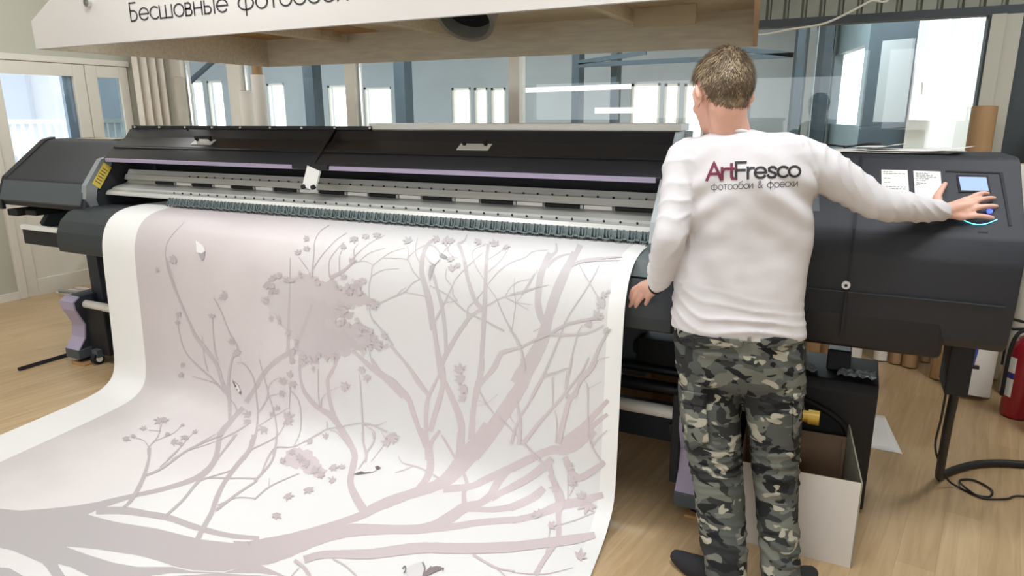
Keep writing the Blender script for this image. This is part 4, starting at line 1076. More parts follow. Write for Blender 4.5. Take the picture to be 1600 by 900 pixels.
def ragged(P, amp, seed):
    rr = random.Random(seed); out = []
    for a, b_ in zip(P, P[1:]+P[:1]):
        n = max(1, int(math.hypot(b_[0]-a[0], b_[1]-a[1])/4))
        for k in range(n): out.append((a[0]+(b_[0]-a[0])*k/n+rr.uniform(-amp, amp), a[1]+(b_[1]-a[1])*k/n+rr.uniform(-amp, amp)))
    return out
MASS_R = ragged(MASS, 2.4, 3); MASS2 = ragged(MASS2, 2.6, 5)
fill(MASS_R, mass_col(0)); fill(ragged([(424+(x-424)*.72+14, 440+(y-440)*.72+30) for x, y in MASS], 2.4, 8), mass_col(4)); fill(MASS2, lin((218, 206, 208)))
for p in POLY: fill(p)
for ln in TR.strip().split('\n'):
    tk = ln.split(); ox, oy, s_ = TILE[tk[0]]
    stroke([(ox+float(a)/s_, oy+float(b_)/s_, float(c)/s_) for a, b_, c in (q.split(',') for q in tk[1:])])
def leaf(x, y, r, ang=None, c=None):
    ang = random.uniform(0, 6.28) if ang is None else ang; P = []
    for k in range(5):
        a0 = ang+(k-2)*.85; L = r*(1 if k in (1, 2, 3) else .75)*random.uniform(.8, 1.15)
        P += [(x+r*.44*math.cos(a0-.42), y+r*.38*math.sin(a0-.42)), (x+L*math.cos(a0-.1), y+L*.85*math.sin(a0-.1)), (x+L*.72*math.cos(a0+.16), y+L*.6*math.sin(a0+.16))]
    P.append((x-r*.3*math.cos(ang), y-r*.3*math.sin(ang)))
    off = .0006+lay[0]*9e-6; lay[0] += 1; cc = c or tuple(v*.97 for v in ink_col(x, y))
    o = iv(x, y, off, cc); V = [iv(px, py, off, cc) for px, py in P]
    for a, b_ in zip(V, V[1:]+V[:1]): ib.faces.new((o, a, b_))
for q in LEAF.split():
    x, y, r = map(float, q.split(',')); leaf(x, y, r)
rnd = random.Random(4)
for k in range(110):                                         # ragged rim of the far foliage
    x, y = MASS[rnd.randrange(len(MASS))]; leaf(x+rnd.uniform(-5, 5), y+rnd.uniform(-4, 4), rnd.uniform(3, 7), c=lin((206, 196, 197)))
def bird(x, y, s, a, dark=(120, 108, 110), pale=(236, 232, 230)):
    ca, sa = math.cos(a), math.sin(a)
    def T(u, v): return (x+s*(u*ca-v*sa), y+s*(u*sa+v*ca))
    fill([T(*p) for p in ((-1, .1), (-.4, -.25), (.4, -.3), (.8, -.15), (.7, .15), (.1, .32), (-.5, .25))], lin(pale))
    fill([T(*p) for p in ((-1.7, .35), (-.7, .05), (.2, .05), (.5, .2), (-.4, .35), (-1.1, .38))], lin(dark))
    fill([T(*p) for p in ((.65, -.3), (.95, -.35), (1.25, -.1), (.95, .05), (.7, 0))], lin(dark))
bird(577, 735, 15, -.08); bird(372, 606, 9, 1.2)
fill([(307, 376), (318, 384), (322, 392), (316, 396), (308, 394)], lin((240, 238, 238))); fill([(311, 396), (321, 392), (320, 404), (316, 407)], lin((176, 170, 174)))
fill([(666, 400), (672, 394), (686, 396), (688, 406), (680, 414), (672, 409)], lin((226, 224, 224))); fill([(672, 416), (682, 409), (678, 420), (672, 440), (670, 428)], lin((182, 176, 178))); fill([(690, 396), (700, 402), (696, 405), (688, 401)], lin((160, 156, 160)))
fill([(634, 892), (640, 886), (655, 880), (662, 878), (666, 892), (664, 905), (638, 905)], lin((226, 222, 222)))
for dx in range(6): stroke([(660, 903, 2.6), (668+dx*4.5, 893-6*math.sin(dx*.5), 2.4), (674+dx*3.6, 890+dx*1.6-4, 1.4)], lin((146, 134, 136)))
stroke([(629, 890, 2), (633, 886, 2), (634, 892, 2), (631, 897, 2)], lin((130, 122, 124))); stroke([(660, 880, 2.5), (664, 890, 3), (661, 903, 3)], lin((150, 136, 138)))
def ink_mat():
    m = mat('printed_ink', (200, 190, 190), .42, spec=.35); nt = m.node_tree; a = nt.nodes.new('ShaderNodeVertexColor'); a.layer_name = 'Col'
    nt.links.new(a.outputs[0], nt.nodes['Principled BSDF'].inputs['Base Color']); return m
bmesh.ops.delete(ib, geom=[f for f in ib.faces if f.calc_area() < 1e-9 or f.calc_area()/f.calc_perimeter()**2 < .0035], context='FACES_ONLY')
for f in ib.faces:
    f.normal_update()
    if f.normal.dot(EYE-f.calc_center_median()) < 0: f.normal_flip()
me = bpy.data.meshes.new('printed_trees'); ib.to_mesh(me); ib.free()
link('printed_trees', me, ink_mat(), sheet)

# ================================================================== LOOSE THINGS
# papers and a cord on top of the right housing
def sheet_of(pts, z, lab, curl=.0, m_='paper', grp=None, name='paper_sheet'):
    g = MB(); n = 8
    P = [Vector(p) for p in pts]; V = []
    for i in range(n+1):
        row = []
        for j in range(n+1):
            a = P[0].lerp(P[1], i/n).lerp(P[3].lerp(P[2], i/n), j/n); t = i/n
            row.append(g.bm.verts.new((a.x, a.y, z+curl*max(0, t-.5)**2*4+.002*noise.noise((i*.6, j*.6, z*50)))))
        V.append(row)
    for i in range(n):
        for j in range(n): g.bm.faces.new((V[i][j], V[i+1][j], V[i+1][j+1], V[i][j+1]))
    o = g.build(name, M[m_], smooth=True); md = o.modifiers.new('t', 'SOLIDIFY'); md.thickness = .001
    return tag(o, lab, 'paper', grp)
zt = 1.452
sheet_of([(-.10, 2.99), (.30, 2.985), (.38, 3.22), (-.10, 3.25)], zt+.004, 'cream paper lying flat lowest of the sheets on the machine top', .0)
sheet_of([(.02, 3.0), (.34, 2.97), (.40, 3.18), (.05, 3.22)], zt+.010, 'white paper with a lifted right corner, on top of the sheets behind the control panel', .014)
sheet_of([(-.02, 3.06), (.12, 3.02), (.17, 3.16), (.0, 3.2)], zt+.02, 'small dog-eared slip of paper crossing the sheets on the machine top', .012)
g = MB().tube([(-.12, 3.02, zt+.03), (-.04, 2.985, zt+.024), (.03, 3.0, zt+.035), (.075, 3.03, zt+.034), (.05, 3.06, zt+.03), (-.01, 3.02, zt+.026), (-.05, 2.97, zt+.02)], .0035, sub=8, seg=8)
tag(g.build('cord', M['cable'], smooth=True), 'short black cord looped over the papers on the machine top', 'cord')
sheet_of([(-4.48, 2.97), (-4.30, 2.97), (-4.29, 3.12), (-4.55, 3.12)], 1.462, 'small white paper at the inner end of the left housing', .01)
sheet_of([(-4.9, 2.99), (-4.32, 2.99), (-4.32, 3.2), (-4.9, 3.2)], 1.458, 'beige card lying along the left housing top', .0, 'ply_light')
sheet_of([at(1360, 647, Z=0).xy.to_3d(), at(1382, 650, Z=0).xy.to_3d(), at(1410, 710, Z=0).xy.to_3d(), (.0, 3.53, 0)], .002, 'blank white sheet on the wooden floor behind the ink unit', .0)
# white carton, open at the top
bx = empty('carton', (0, 2.6, 0), 'open white cardboard box on the floor behind the legs of the man', 'cardboard box')
fl_, fr_, br_, bl_ = Vector((-.275, 2.455, 0)), Vector((.138, 2.462, 0)), Vector((.085, 2.815, 0)), Vector((-.30, 2.81, 0))
def wall_of(P, Q, z0, z1, z2, inw, nm, mats):
    g = MB(); d = (Q-P); n_ = Vector((-d.y, d.x, 0)).normalized()*inw
    a = [P+Vector((0, 0, z0)), Q+Vector((0, 0, z0)), Q+Vector((0, 0, z2)), P+Vector((0, 0, z1))]
    A = [g.bm.verts.new(p) for p in a]; B = [g.bm.verts.new(p+n_) for p in a]
    g.bm.faces.new(A).material_index = 0; g.bm.faces.new(B[::-1]).material_index = 1
    for i in range(4): g.bm.faces.new((A[i], B[i], B[(i+1) % 4], A[(i+1) % 4])).material_index = 1
    return g.build(nm, mats, bx)
wall_of(fl_, fr_, 0, .335, .343, .005, 'front_side', [M['card_white'], M['card_in']])
wall_of(fr_, br_, 0, .343, .405, .005, 'right_side', [M['card_white'], M['card_grey']])
wall_of(br_, bl_, 0, .35, .34, .005, 'rear_side', [M['card_white'], M['card_in']])
wall_of(bl_, fl_, 0, .34, .335, .005, 'left_side', [M['card_white'], M['card_in']])
g = MB(); g.quad(fl_+Vector((0, 0, .004)), fr_+Vector((0, 0, .004)), br_+Vector((0, 0, .004)), bl_+Vector((0, 0, .004))); g.build('base', M['card_in'], bx)
g = MB().obox(br_+Vector((-.012, -.012, .02)), br_+Vector((-.012, -.012, .34)), .012, .012, up=(0, 1, 0)); g.build('corner_flap', M['card_in'], bx)
# cables by the right end
hs = MB().tube([(.43, 2.92, .60), (.435, 3.0, .40), (.455, 3.15, .16), (.478, 3.30, .025), (.50, 3.345, .018), (.56, 3.43, .018), (.66, 3.53, .018), (.80, 3.60, .018), (1.0, 3.62, .018), (1.5, 3.5, .018)], .017, sub=8, seg=12)
tag(hs.build('power_cable', M['cable'], smooth=True), 'thick black cable falling from the machine and running off across the floor', 'cable')
hs = MB().tube([(.395, 2.88, .60), (.398, 2.92, .45), (.41, 3.05, .28), (.455, 3.18, .14), (.505, 3.25, .04), (.55, 3.27, .007), (.61, 3.23, .006), (.66, 3.24, .006), (.675, 3.31, .006), (.62, 3.37, .006), (.565, 3.345, .006), (.57, 3.27, .0145), (.63, 3.215, .006), (.72, 3.25, .006), (.80, 3.31, .006), (1.1, 3.33, .006)], .0045, sub=8, seg=8)
tag(hs.build('thin_cable', M['cable'], smooth=True), 'thin black cable coiled in a small loop on the floor beside the thick cable', 'cable')
hs = MB().tube([(-1.1, 4.95, 2.12), (-.69, 4.95, 2.10), (-.47, 4.95, 2.125), (-.288, 4.95, 2.145), (-.15, 4.95, 2.20), (-.03, 4.95, 2.262), (.1, 4.95, 2.32), (.2, 4.95, 3.0), (.2, 4.95, CEIL)], .007, sub=6, seg=8)
tag(hs.build('white_cable', M['white_plastic'], smooth=True), 'white cable slung up across the ribbed metal above the glass', 'cable')
# rolls of material
def roll(base, top, r, core, mats, lab, grp='rolls standing by the glass wall', out=0):
    t = empty('material_roll', base, lab, 'roll', grp); base, top = Vector(base), Vector(top); d = (top-base).normalized()
    g = MB().pipe(base+d*out, top, r, core, seg=32); g.build('wound_sheet', mats[0], t, smooth=40)
    g = MB().pipe(base+d*.001, top+d*(.14 if out < 0 else .004), core+.001, core-.006, seg=24); g.build('core', M['kraft'], t, smooth=40)
    return t
p = at(409, 190, Y=4.85); q = at(409, 117, Y=4.87)
p = at(409, 190, Y=4.85)
t = empty('material_roll', (p.x, 4.85, 0), 'white roll with its brown core sticking out, standing behind the machine', 'roll')
MB().pipe((p.x, 4.85, 0), (p.x, 4.85, q.z), .062, .045, seg=32).build('wound_sheet', M['roll_white'], t, smooth=40)
MB().pipe((p.x, 4.85, .001), (p.x, 4.85, q.z+.13), .046, .036, seg=28).build('core', M['kraft'], t, smooth=40)
p = at(388, 192, Y=4.9); q = at(388, 142, Y=4.9)
roll((p.x, 4.9, 0), (p.x, 4.9, q.z), .065, .045, [M['roll_white']], 'cream roll left of the one with the tall brown core', None)
roll((-6.405, 5.06, 0), (-6.405, 5.07, 2.0), .055, .04, [M['roll_grey']], 'greyish roll standing between the curtain and the first white post', None)
ct = MB(); base, b_ = Vector((.612, 4.72, .006)), at(1539, 167, Y=4.9)
ct.pipe(base, b_, .066, .058, seg=32); tag(ct.build('cardboard_tube', M['kraft'], smooth=40), 'tall brown cardboard tube leaning by the glass behind the control panel', 'tube')
roll((.735, 4.50, .012), (.80, 4.80, 1.30), .095, .035, [M['roll_white']], 'fat white roll standing right of the black cable box', None)
roll((.86, 4.86, .01), (.90, 5.05, 1.30), .06, .03, [M['roll_grey']], 'greyish roll squeezed between the two fat rolls on the right', None)
roll((.975, 4.62, .01), (1.04, 4.95, 1.66), .085, .035, [M['roll_grey']], 'tall greyish roll leaning at the right end beside the extinguisher', None)
roll((.975, 4.05, .008), (1.10, 4.1, 1.25), .055, .03, [M['roll_white']], 'white roll standing in front of the red extinguisher', None)
rows_ = [(1262, 572, .06, 'kraft', 'brown cardboard roll behind the ink unit, nearest the man'), (1292, 566, .055, 'kraft', 'second brown roll from the man behind the ink unit'), (1327, 566, .07, 'roll_white', 'white roll standing behind the crumpled clear bags'),
         (1375, 566, .042, 'roll_white', 'white roll on the floor, left of the row right of the ink unit'), (1399, 571, .036, 'kraft', 'brown roll between two paler rolls right of the ink unit'), (1421, 577, .045, 'kraft', 'fat tan roll in the middle of the row under the housing'), (1445, 568, .03, 'roll_grey', 'thin grey roll in the row under the housing')]
for px, py, r, m_, lab in rows_:
    b0 = at(px, py, Z=0); b0.y += r; b0.z = .006; roll(b0, (b0.x+.01, b0.y+.12, 1.1), r, .03, [M[m_]], lab, 'rolls standing under the right housing')
# extinguisher
ex_ = empty('fire_extinguisher', (.915, 4.28, 0), 'red fire extinguisher standing on the floor at the right', 'fire extinguisher')
g = MB(); c = Vector((.918, 4.28, 0)); pr_ = [(0, .0), (.07, .0), (.076, .015), (.076, .38), (.07, .415), (.05, .44), (.025, .455), (.022, .48)]
for (r0, z0), (r1, z1) in zip(pr_[1:], pr_[2:]): g.cyl(c+Vector((0, 0, z0)), c+Vector((0, 0, z1)), r0, r1, seg=36, cap=False)
g.cyl(c, c+Vector((0, 0, .002)), .07, seg=36); bmesh.ops.remove_doubles(g.bm, verts=g.bm.verts, dist=1e-4); g.build('cylinder', M['red'], ex_, smooth=50)
g = MB().cyl(c+Vector((0, 0, .47)), c+Vector((0, 0, .51)), .022, seg=20); g.build('valve', M['chrome'], ex_)
g = MB().obox(c+Vector((.03, 0, .515)), c+Vector((-.10, -.03, .545)), .022, .012).obox(c+Vector((.03, 0, .50)), c+Vector((-.09, -.03, .49)), .022, .010); g.build('grip', M['rubber'], ex_)
g = MB().tube([c+Vector((0, -.02, .49)), c+Vector((-.06, -.05, .48)), c+Vector((-.085, -.05, .38)), c+Vector((-.085, -.04, .12))], .010, sub=8); g.build('hose', M['rubber'], ex_, smooth=True)
g = MB()
for k, (z0, z1, mi) in enumerate(((.12, .22, 0), (.225, .25, 1), (.255, .34, 0))):
    a0, a1 = R(170), R(230); n = 10
    for i in range(n):
        t0, t1 = a0+(a1-a0)*i/n, a0+(a1-a0)*(i+1)/n
        g.quad(*[c+Vector((.0768*math.cos(t), .0768*math.sin(t), z)) for t, z in ((t0, z0), (t1, z0), (t1, z1), (t0, z1))], mi=mi)
g.build('instruction_label', [M['paper'], M['blue']], ex_)
# blue bag behind the cable box
g = MB(); c = at(1506, 556, Y=3.4); g.ell(c, (.05, .05, .075), sub=3); g.ell(c+Vector((-.02, -.01, .06)), (.03, .03, .035), sub=2, mi=1)
for v in g.bm.verts: v.co += Vector((.012, .012, .016))*noise.noise(v.co*22)
bb = g.build('blue_bag', [M['blue'], M['film']], smooth=True); tag(bb, 'crumpled blue plastic bag hanging behind the black cable box', 'bag')
MB().tube([c+Vector((0, 0, .06)), (c.x, c.y, .86)], .003).build('bag_strap', M['blue'], bb)
# things beyond and under the machine
g = MB().box((-1.15, 3.35, .0), (-.66, 3.7, .52)); g.box((-.80, 3.345, .40), (-.7, 3.352, .50), mi=1); tag(g.build('shipping_box', [M['kraft'], M['card_grey']]), 'brown cardboard box standing under the machine behind the feed motor', 'cardboard box')
g = MB().box((-.86, 3.30, .525), (-.60, 3.34, .63), bev=.003)
for i in range(8):
    for j in range(2): g.box((-.80+.02*i, 3.298, .55+.035*j), (-.79+.02*i, 3.301, .575+.035*j), mi=1)
tag(g.build('slotted_bracket', [M['steel'], M['deep']]), 'pale slotted metal bracket beneath the machine beside the man', 'bracket')
MB_ = MB().box((-.9, 3.28, 0), (-.84, 3.345, .525)).box((-.64, 3.28, 0), (-.6, 3.345, .525)).box((-.9, 3.28, .49), (-.6, 3.345, .524)); tag(MB_.build('wooden_trestle', M['wood_block']), 'small wooden trestle under the pale slotted bracket', 'trestle')
g = MB().obox((-4.748, 2.29, .012), (-4.742, 2.60, .012), .022, .022, up=(1, 0, .3)); tag(g.build('metal_bar', M['deep']), 'dark metal bar lying on the floor at the left foot', 'bar')
a, b_ = at(104, 441, Z=.03), at(142, 450, Z=.03)
g = MB().cyl((-6.55, 3.62, .03), (-5.6, 3.83, .03), .016, seg=14); tag(g.build('metal_pipe', M['steel'], smooth=40), 'thin pale metal pipe on the floor near the glazed door', 'pipe')
for k in range(3):
    g = MB().box((-6.62, 3.62+.09*k, .001), (-5.7, 3.67+.09*k, .012)); tag(g.build('plastic_strip', M['white_plastic']), ('white strip on the floor by the door, farthest from the wall end', 'middle one of the white strips on the floor by the door', 'white strip on the floor by the door, nearest the partition')[k], 'strip', 'white strips on the floor')

# ================================================================== THE MAN AT THE CONTROL PANEL
BR = Vector((1, .10, 0)).normalized(); BF = Vector((-.10, 1, 0)).normalized(); ZZ = Vector((0, 0, 1))
def mpp(p): return (p-EYE).dot(FW)/F_PX                       # metres per pixel there
# --- head frame: turned to the left and bowed
HC = at(1127, 142, Y=2.375); HS = 1.09
hyaw, hpitch, hroll = R(38), R(-17), R(3)
HM = Matrix.Rotation(hyaw, 3, 'Z') @ Matrix.Rotation(hroll, 3, 'Y') @ Matrix.Rotation(hpitch, 3, 'X')
def H(x, y, z): return HC + HM @ (Vector((x, y, z))*HS)
body = MB()
def hell(x, y, z, a, b_, c, rot=None, sub=3): body.ell(H(x, y, z), (a*HS, b_*HS, c*HS), HM @ rot if rot is not None else HM, sub)
hell(0, -.012, .018, .079, .098, .094)                        # skull
hell(0, .038, -.030, .061, .062, .082)                        # face
hell(0, .050, -.083, .044, .042, .036)                        # jaw
hell(0, .074, -.103, .020, .016, .016)                        # chin
hell(0, .080, .020, .050, .022, .014)                         # brow
hell(-.036, .066, -.034, .022, .024, .020); hell(.036, .066, -.034, .022, .024, .020)
hell(0, .098, -.018, .009, .014, .026); hell(0, .110, -.036, .014, .012, .011)   # nose
hell(0, .092, -.066, .021, .010, .006); hell(0, .090, -.076, .018, .010, .006)   # mouth
for s in (-1, 1):                                             # ears
    rr = Matrix.Rotation(s*R(-24), 3, 'Z') @ Matrix.Rotation(R(-10), 3, 'X')
    hell(s*.083, -.010, -.022, .007, .019, .031, rr); hell(s*.079, .0, -.045, .008, .010, .013, rr)
    hell(s*.090, -.022, -.014, .006, .008, .024, rr)
nb0, nb1 = H(0, -.028, -.055), at(1141, 214, Y=2.385)
body.limb([H(0, -.022, -.03), nb0, nb0.lerp(nb1, .5)+Vector((0, -.004, 0)), nb1, nb1-ZZ*.06], [.062, .062, .060, .066, .080], n=24)
# --- joints
SL, SR = at(1072, 248, Y=2.37), at(1252, 247, Y=2.43)
EL, WL = at(1046, 372, Y=2.245), at(1027, 446, Y=2.335)
ER = at(1372, 318, Y=2.52); WR = panel(1474, 331, .040)
CH = at(1163, 290, Y=2.385); HP = at(1151, 520, Y=2.375)
body.loft([(CH+ZZ*.13, BR*.07, BF*.05), (CH+ZZ*.07, BR*.14, BF*.075), (CH, BR*.165, BF*.09), (CH-ZZ*.25, BR*.150, BF*.085), (HP-ZZ*.02, BR*.165, BF*.095), (HP-ZZ*.10, BR*.15, BF*.09)])
body.limb([SL+Vector((.03, 0, 0)), SL, SL.lerp(EL, .5), EL, EL.lerp(WL, .4), WL], [.06, .05, .046, .038, .036, .026])
body.limb([SR-Vector((.03, 0, 0)), SR, SR.lerp(ER, .5), ER, ER.lerp(WR, .4), WR], [.06, .05, .046, .038, .036, .027])
# right hand spread on the panel
KR = [panel(*p) for p in ((1511, 312, .030), (1514, 321, .031), (1511, 331, .028), (1505, 340, .024))]
body.limb([WR, WR.lerp(KR[1], .45)+PN*.004, KR[1]], [.026, .024, .016], n=16); body.limb([WR, KR[0]], [.022, .0125], n=14); body.limb([WR, KR[2]], [.022, .012], n=14); body.limb([WR, KR[3]], [.020, .0115], n=14)
for a, b_ in zip(KR, KR[1:]): body.limb([a, b_], [.011, .011], n=12)
FR = [((1511, 312, .030), (1526, 304.5, .027), (1537, 302, .017), (1544, 302.5, .010)), ((1514, 321, .031), (1531, 312.5, .028), (1545, 309.5, .018), (1554, 309.5, .010)),
      ((1511, 331, .028), (1531, 324, .026), (1547, 322, .017), (1557.5, 322.5, .010)), ((1505, 340, .024), (1525, 337.5, .021), (1541, 338.5, .014), (1551, 340.5, .009))]
for f in FR: body.limb([panel(*p) for p in f], [.0098, .0092, .0085, .0072], n=12, sub=4)
body.limb([WR+PN*.0, panel(1464, 312, .034), panel(1470, 298, .026), panel(1477, 287, .014)], [.020, .0145, .011, .0085], n=12)
# left hand, fingertips on the front guide
def L(px, py, Y): return at(px, py, Y=Y)
KL = [L(1001, 445.5, 2.398), L(1003.5, 450.5, 2.393), L(1009, 456, 2.386), L(1015, 462.5, 2.376)]
for k, r in zip(KL, (.012, .0125, .012, .011)): body.limb([WL, WL.lerp(k, .5)+Vector((0, -.006, .003)), k], [.023, .018, r], n=14)
for a, b_ in zip(KL, KL[1:]): body.limb([a, b_], [.011, .011], n=12)
FL = [(KL[0], L(990, 452, 2.425), L(986, 460, 2.432), L(984.5, 466, 2.434)), (KL[1], L(993.5, 462, 2.418), L(988, 471, 2.430), L(984.3, 478.5, 2.434)),
      (KL[2], L(1001, 467, 2.410), L(996.5, 474, 2.428), L(993.3, 479.6, 2.434)), (KL[3], L(1012, 469.5, 2.398), L(1009.8, 473, 2.408), L(1009, 475.5, 2.414))]
body.limb([(KL[0]+KL[1])/2, (FL[0][1]+FL[1][1])/2], [.010, .006], n=10); body.limb([(KL[1]+KL[2])/2, (FL[1][1]+FL[2][1])/2], [.010, .006], n=10)
for f in FL: body.limb(f, [.0095, .0092, .0085, .0073], n=12, sub=4)
body.limb([WL, L(1012, 441, 2.40), L(1003, 447, 2.435), L(999, 454, 2.445)], [.018, .013, .0105, .0085], n=12)
# legs
ANL, ANR = at(1136, 884, Y=2.13), at(1221, 888, Y=2.20)
KNL, KNR = at(1121, 742, Y=2.285), at(1212, 742, Y=2.335)
HL, HR = HP-BR*.085-ZZ*.10, HP+BR*.085-ZZ*.10
body.limb([HL, HL.lerp(KNL, .5), KNL, KNL.lerp(ANL, .45), ANL], [.078, .068, .048, .046, .034]); body.limb([HR, HR.lerp(KNR, .5), KNR, KNR.lerp(ANR, .45), ANR], [.078, .068, .048, .046, .034])
TL, TR_ = Vector((-.425, 2.205, .03)), Vector((.0, 2.315, .03))
body.limb([ANL, ANL.lerp(TL, .3)-ZZ*.025, ANL.lerp(TL, .7)-ZZ*.02, TL], [.036, .036, .036, .022]); body.limb([ANL, ANL-(TL-ANL).normalized()*.04-ZZ*.055], [.034, .028])
body.limb([ANR, ANR.lerp(TR_, .3)-ZZ*.025, ANR.lerp(TR_, .7)-ZZ*.02, TR_], [.036, .036, .036, .022]); body.limb([ANR, ANR-(TR_-ANR).normalized()*.04-ZZ*.055], [.034, .028])
me = body.fused(.0042, 5)
bmx = bmesh.new(); bmx.from_mesh(me)
x = MB(); x.bm.free(); x.bm = bmx                              # eyes and lips join the same skin
for s in (-1, 1):
    x.ell(H(s*.031, .083, -.004), (.0125,)*3, HM, 2, mi=2); x.ell(H(s*.031, .0925, -.004), (.006, .004, .006), HM, 2, mi=3)
x.ell(H(0, .0985, -.067), (.019, .006, .0042), HM, 2, mi=1); x.ell(H(0, .0965, -.0755), (.016, .006, .0045), HM, 2, mi=1)
bmx.to_mesh(me); bmx.free(); me.name = 'person'
person = link('person', me, [M['skin'], M['lip'], M['eye'], M['iris']], None, smooth=True)
tag(person, 'standing person in white lettered long-sleeved shirt and grey camouflage trousers touching the control panel', 'person')

# --- hair: cropped cap with laid strands
def hair_ok(v):                                               # v in head coordinates
    x_, y_, z_ = v; a = math.atan2(abs(x_), -y_)               # 0 at the back, pi at the front
    if a < 1.05: lim = -.076+.040*(a/1.05)**2
    elif a < 1.25: lim = -.036+.060*(a-1.05)/.2
    elif a < 1.45: lim = .024
    elif a < 2.0: lim = .024-.030*(a-1.45)/.55 if a < 1.75 else .008+.036*(a-1.75)/.25
    else: lim = .043+.030*(a-2)/1.1
    return z_ > lim+.004*noise.noise((x_*90, y_*90, z_*60))
def hair_r(d):                                                # cap radius along unit direction d
    top = max(0, d.z); side = 1-abs(d.z)
    return 1.035+.075*top+.02*max(0, d.y)+.020*noise.noise(d*5)
hb = bmesh.new(); bmesh.ops.create_icosphere(hb, subdivisions=6, radius=1)
for v in hb.verts:
    d = v.co.normalized(); r = hair_r(d); r *= 1+.014*noise.noise(Vector((d.x*26, d.y*26, d.z*9)))
    v.co = Vector((d.x*.079*r, -.012+d.y*.098*r, .018+d.z*.094*r))
for v in hb.verts:                                            # follow the nape below the skull's widest part
    if v.co.z < -.03 and v.co.y < 0: v.co.y -= .004
bmesh.ops.delete(hb, geom=[v for v in hb.verts if not hair_ok(v.co)], context='VERTS')
HMI = HM.inverted()
hbv = BVHTree.FromPolygons([(HMI @ (v.co-HC))/HS for v in person.data.vertices], [list(p.vertices) for p in person.data.polygons])
for v in hb.verts:                                            # keep the cap just outside head and nape
    ax = Vector((0, -.012, min(v.co.z, .018))); d = (v.co-ax).normalized(); h = hbv.ray_cast(ax+d*.25, -d)
    if h[0] is not None:
        r = (v.co-ax).length; q = (h[0]-ax).length; fade = max(0, min(1, (v.co.z+.075)/.07))
        if q > .14: continue
        v.co = ax+d*max(r if v.co.z > -.01 else 0, q+.0015+.006*fade)
hb.normal_update()
roots = [(v.co.copy(), v.normal.copy()) for v in hb.verts]
for f in hb.faces: f.material_index = 0
rnd = random.Random(11); crown = Vector((.01, -.055, .105))
for k in range(5200):
    p, n_ = roots[rnd.randrange(len(roots))]; n_ = Vector(((p.x)/.079, (p.y+.012)/.098, (p.z-.018)/.094)).normalized()
    fl2 = (p-crown); fl2 -= n_*fl2.dot(n_); fl2 = fl2.normalized() if fl2.length > 1e-4 else Vector((1, 0, 0))
    fl2 = (fl2+Vector((rnd.gauss(0, .22), rnd.gauss(0, .22), rnd.gauss(0, .22)))).normalized()
    Lh = (.022 if p.z > .03 else .010)*rnd.uniform(.6, 1.2); sd = fl2.cross(n_).normalized()*rnd.uniform(.0006, .0012)
    q = [p+n_*.0008, p+n_*.0034+fl2*Lh*.5, p+n_*.003+fl2*Lh]
    a, b_ = hb.verts.new(q[0]-sd), hb.verts.new(q[0]+sd); c, d = hb.verts.new(q[1]-sd*.9), hb.verts.new(q[1]+sd*.9); e = hb.verts.new(q[2])
    mi = 1 if (noise.noise(p*38)+rnd.uniform(-.3, .3)+(.22 if p.x < -.005 and 0 < p.z < .075 else -.18)) > .16 else (2 if rnd.random() < .55 else 0)
    hb.faces.new((a, b_, d, c)).material_index = mi; hb.faces.new((c, d, e)).material_index = mi
for v in hb.verts: v.co = HC + HM @ (v.co*HS)
hm_ = bpy.data.meshes.new('hair'); hb.to_mesh(hm_); hb.free()
link('hair', hm_, [M['hair'], M['hair_b'], M['hair_d']], person, smooth=True)
eb = MB()
for s in (-1, 1): eb.limb([H(s*.014, .1005, .014), H(s*.032, .099, .020), H(s*.050, .084, .015)], [.003, .0036, .002], n=8)
eb.build('eyebrows', M['hair_d'], person, smooth=True)

# --- shirt
sh = MB()
def ring(px, py, hw, depth, Y, tilt=0): c = at(px, py, Y=Y); return (c, BR*hw*mpp(c)*1.03+ZZ*tilt, BF*depth)
sh.loft([ring(1143, 203, 29, .062, 2.385, .004), ring(1146, 210, 48, .078, 2.385, .006), ring(1151, 213, 74, .088, 2.387, .012), ring(1159, 224, 97, .102, 2.39, .010), ring(1162, 240, 104, .114, 2.39, .008), ring(1164, 262, 104, .122, 2.385), ring(1164, 300, 100, .124, 2.385),
         ring(1163, 340, 97, .118, 2.385), ring(1160, 385, 94, .110, 2.385), ring(1155, 430, 93, .110, 2.38), ring(1151, 470, 95, .118, 2.375), ring(1150.5, 498, 97, .126, 2.372), ring(1151, 517, 97.5, .128, 2.372)], n=40, p=2.25)
sh.limb([SL+BR*.035, SL, SL.lerp(EL, .35)+Vector((-.004, 0, 0)), SL.lerp(EL, .7), EL, EL.lerp(WL, .35), EL.lerp(WL, .7), WL.lerp(EL, .06)], [.068, .070, .060, .057, .058, .054, .048, .037])
sh.limb([SR-BR*.03, SR, SR.lerp(ER, .3), SR.lerp(ER, .65), ER, ER.lerp(WR, .35), ER.lerp(WR, .7), WR.lerp(ER, .02)], [.068, .070, .074, .064, .056, .052, .046, .034])
me = sh.fused(.0065, 9)
def ridge(v, k=2.0): return (1-abs(v))**k
def bend_cloth(me, fn):
    n = [v.normal.copy() for v in me.vertices]
    for v, nn in zip(me.vertices, n): v.co += nn*fn(v.co)
def seg_t(p, a, b_): d = b_-a; return max(0, min(1, (p-a).dot(d)/d.length_squared))
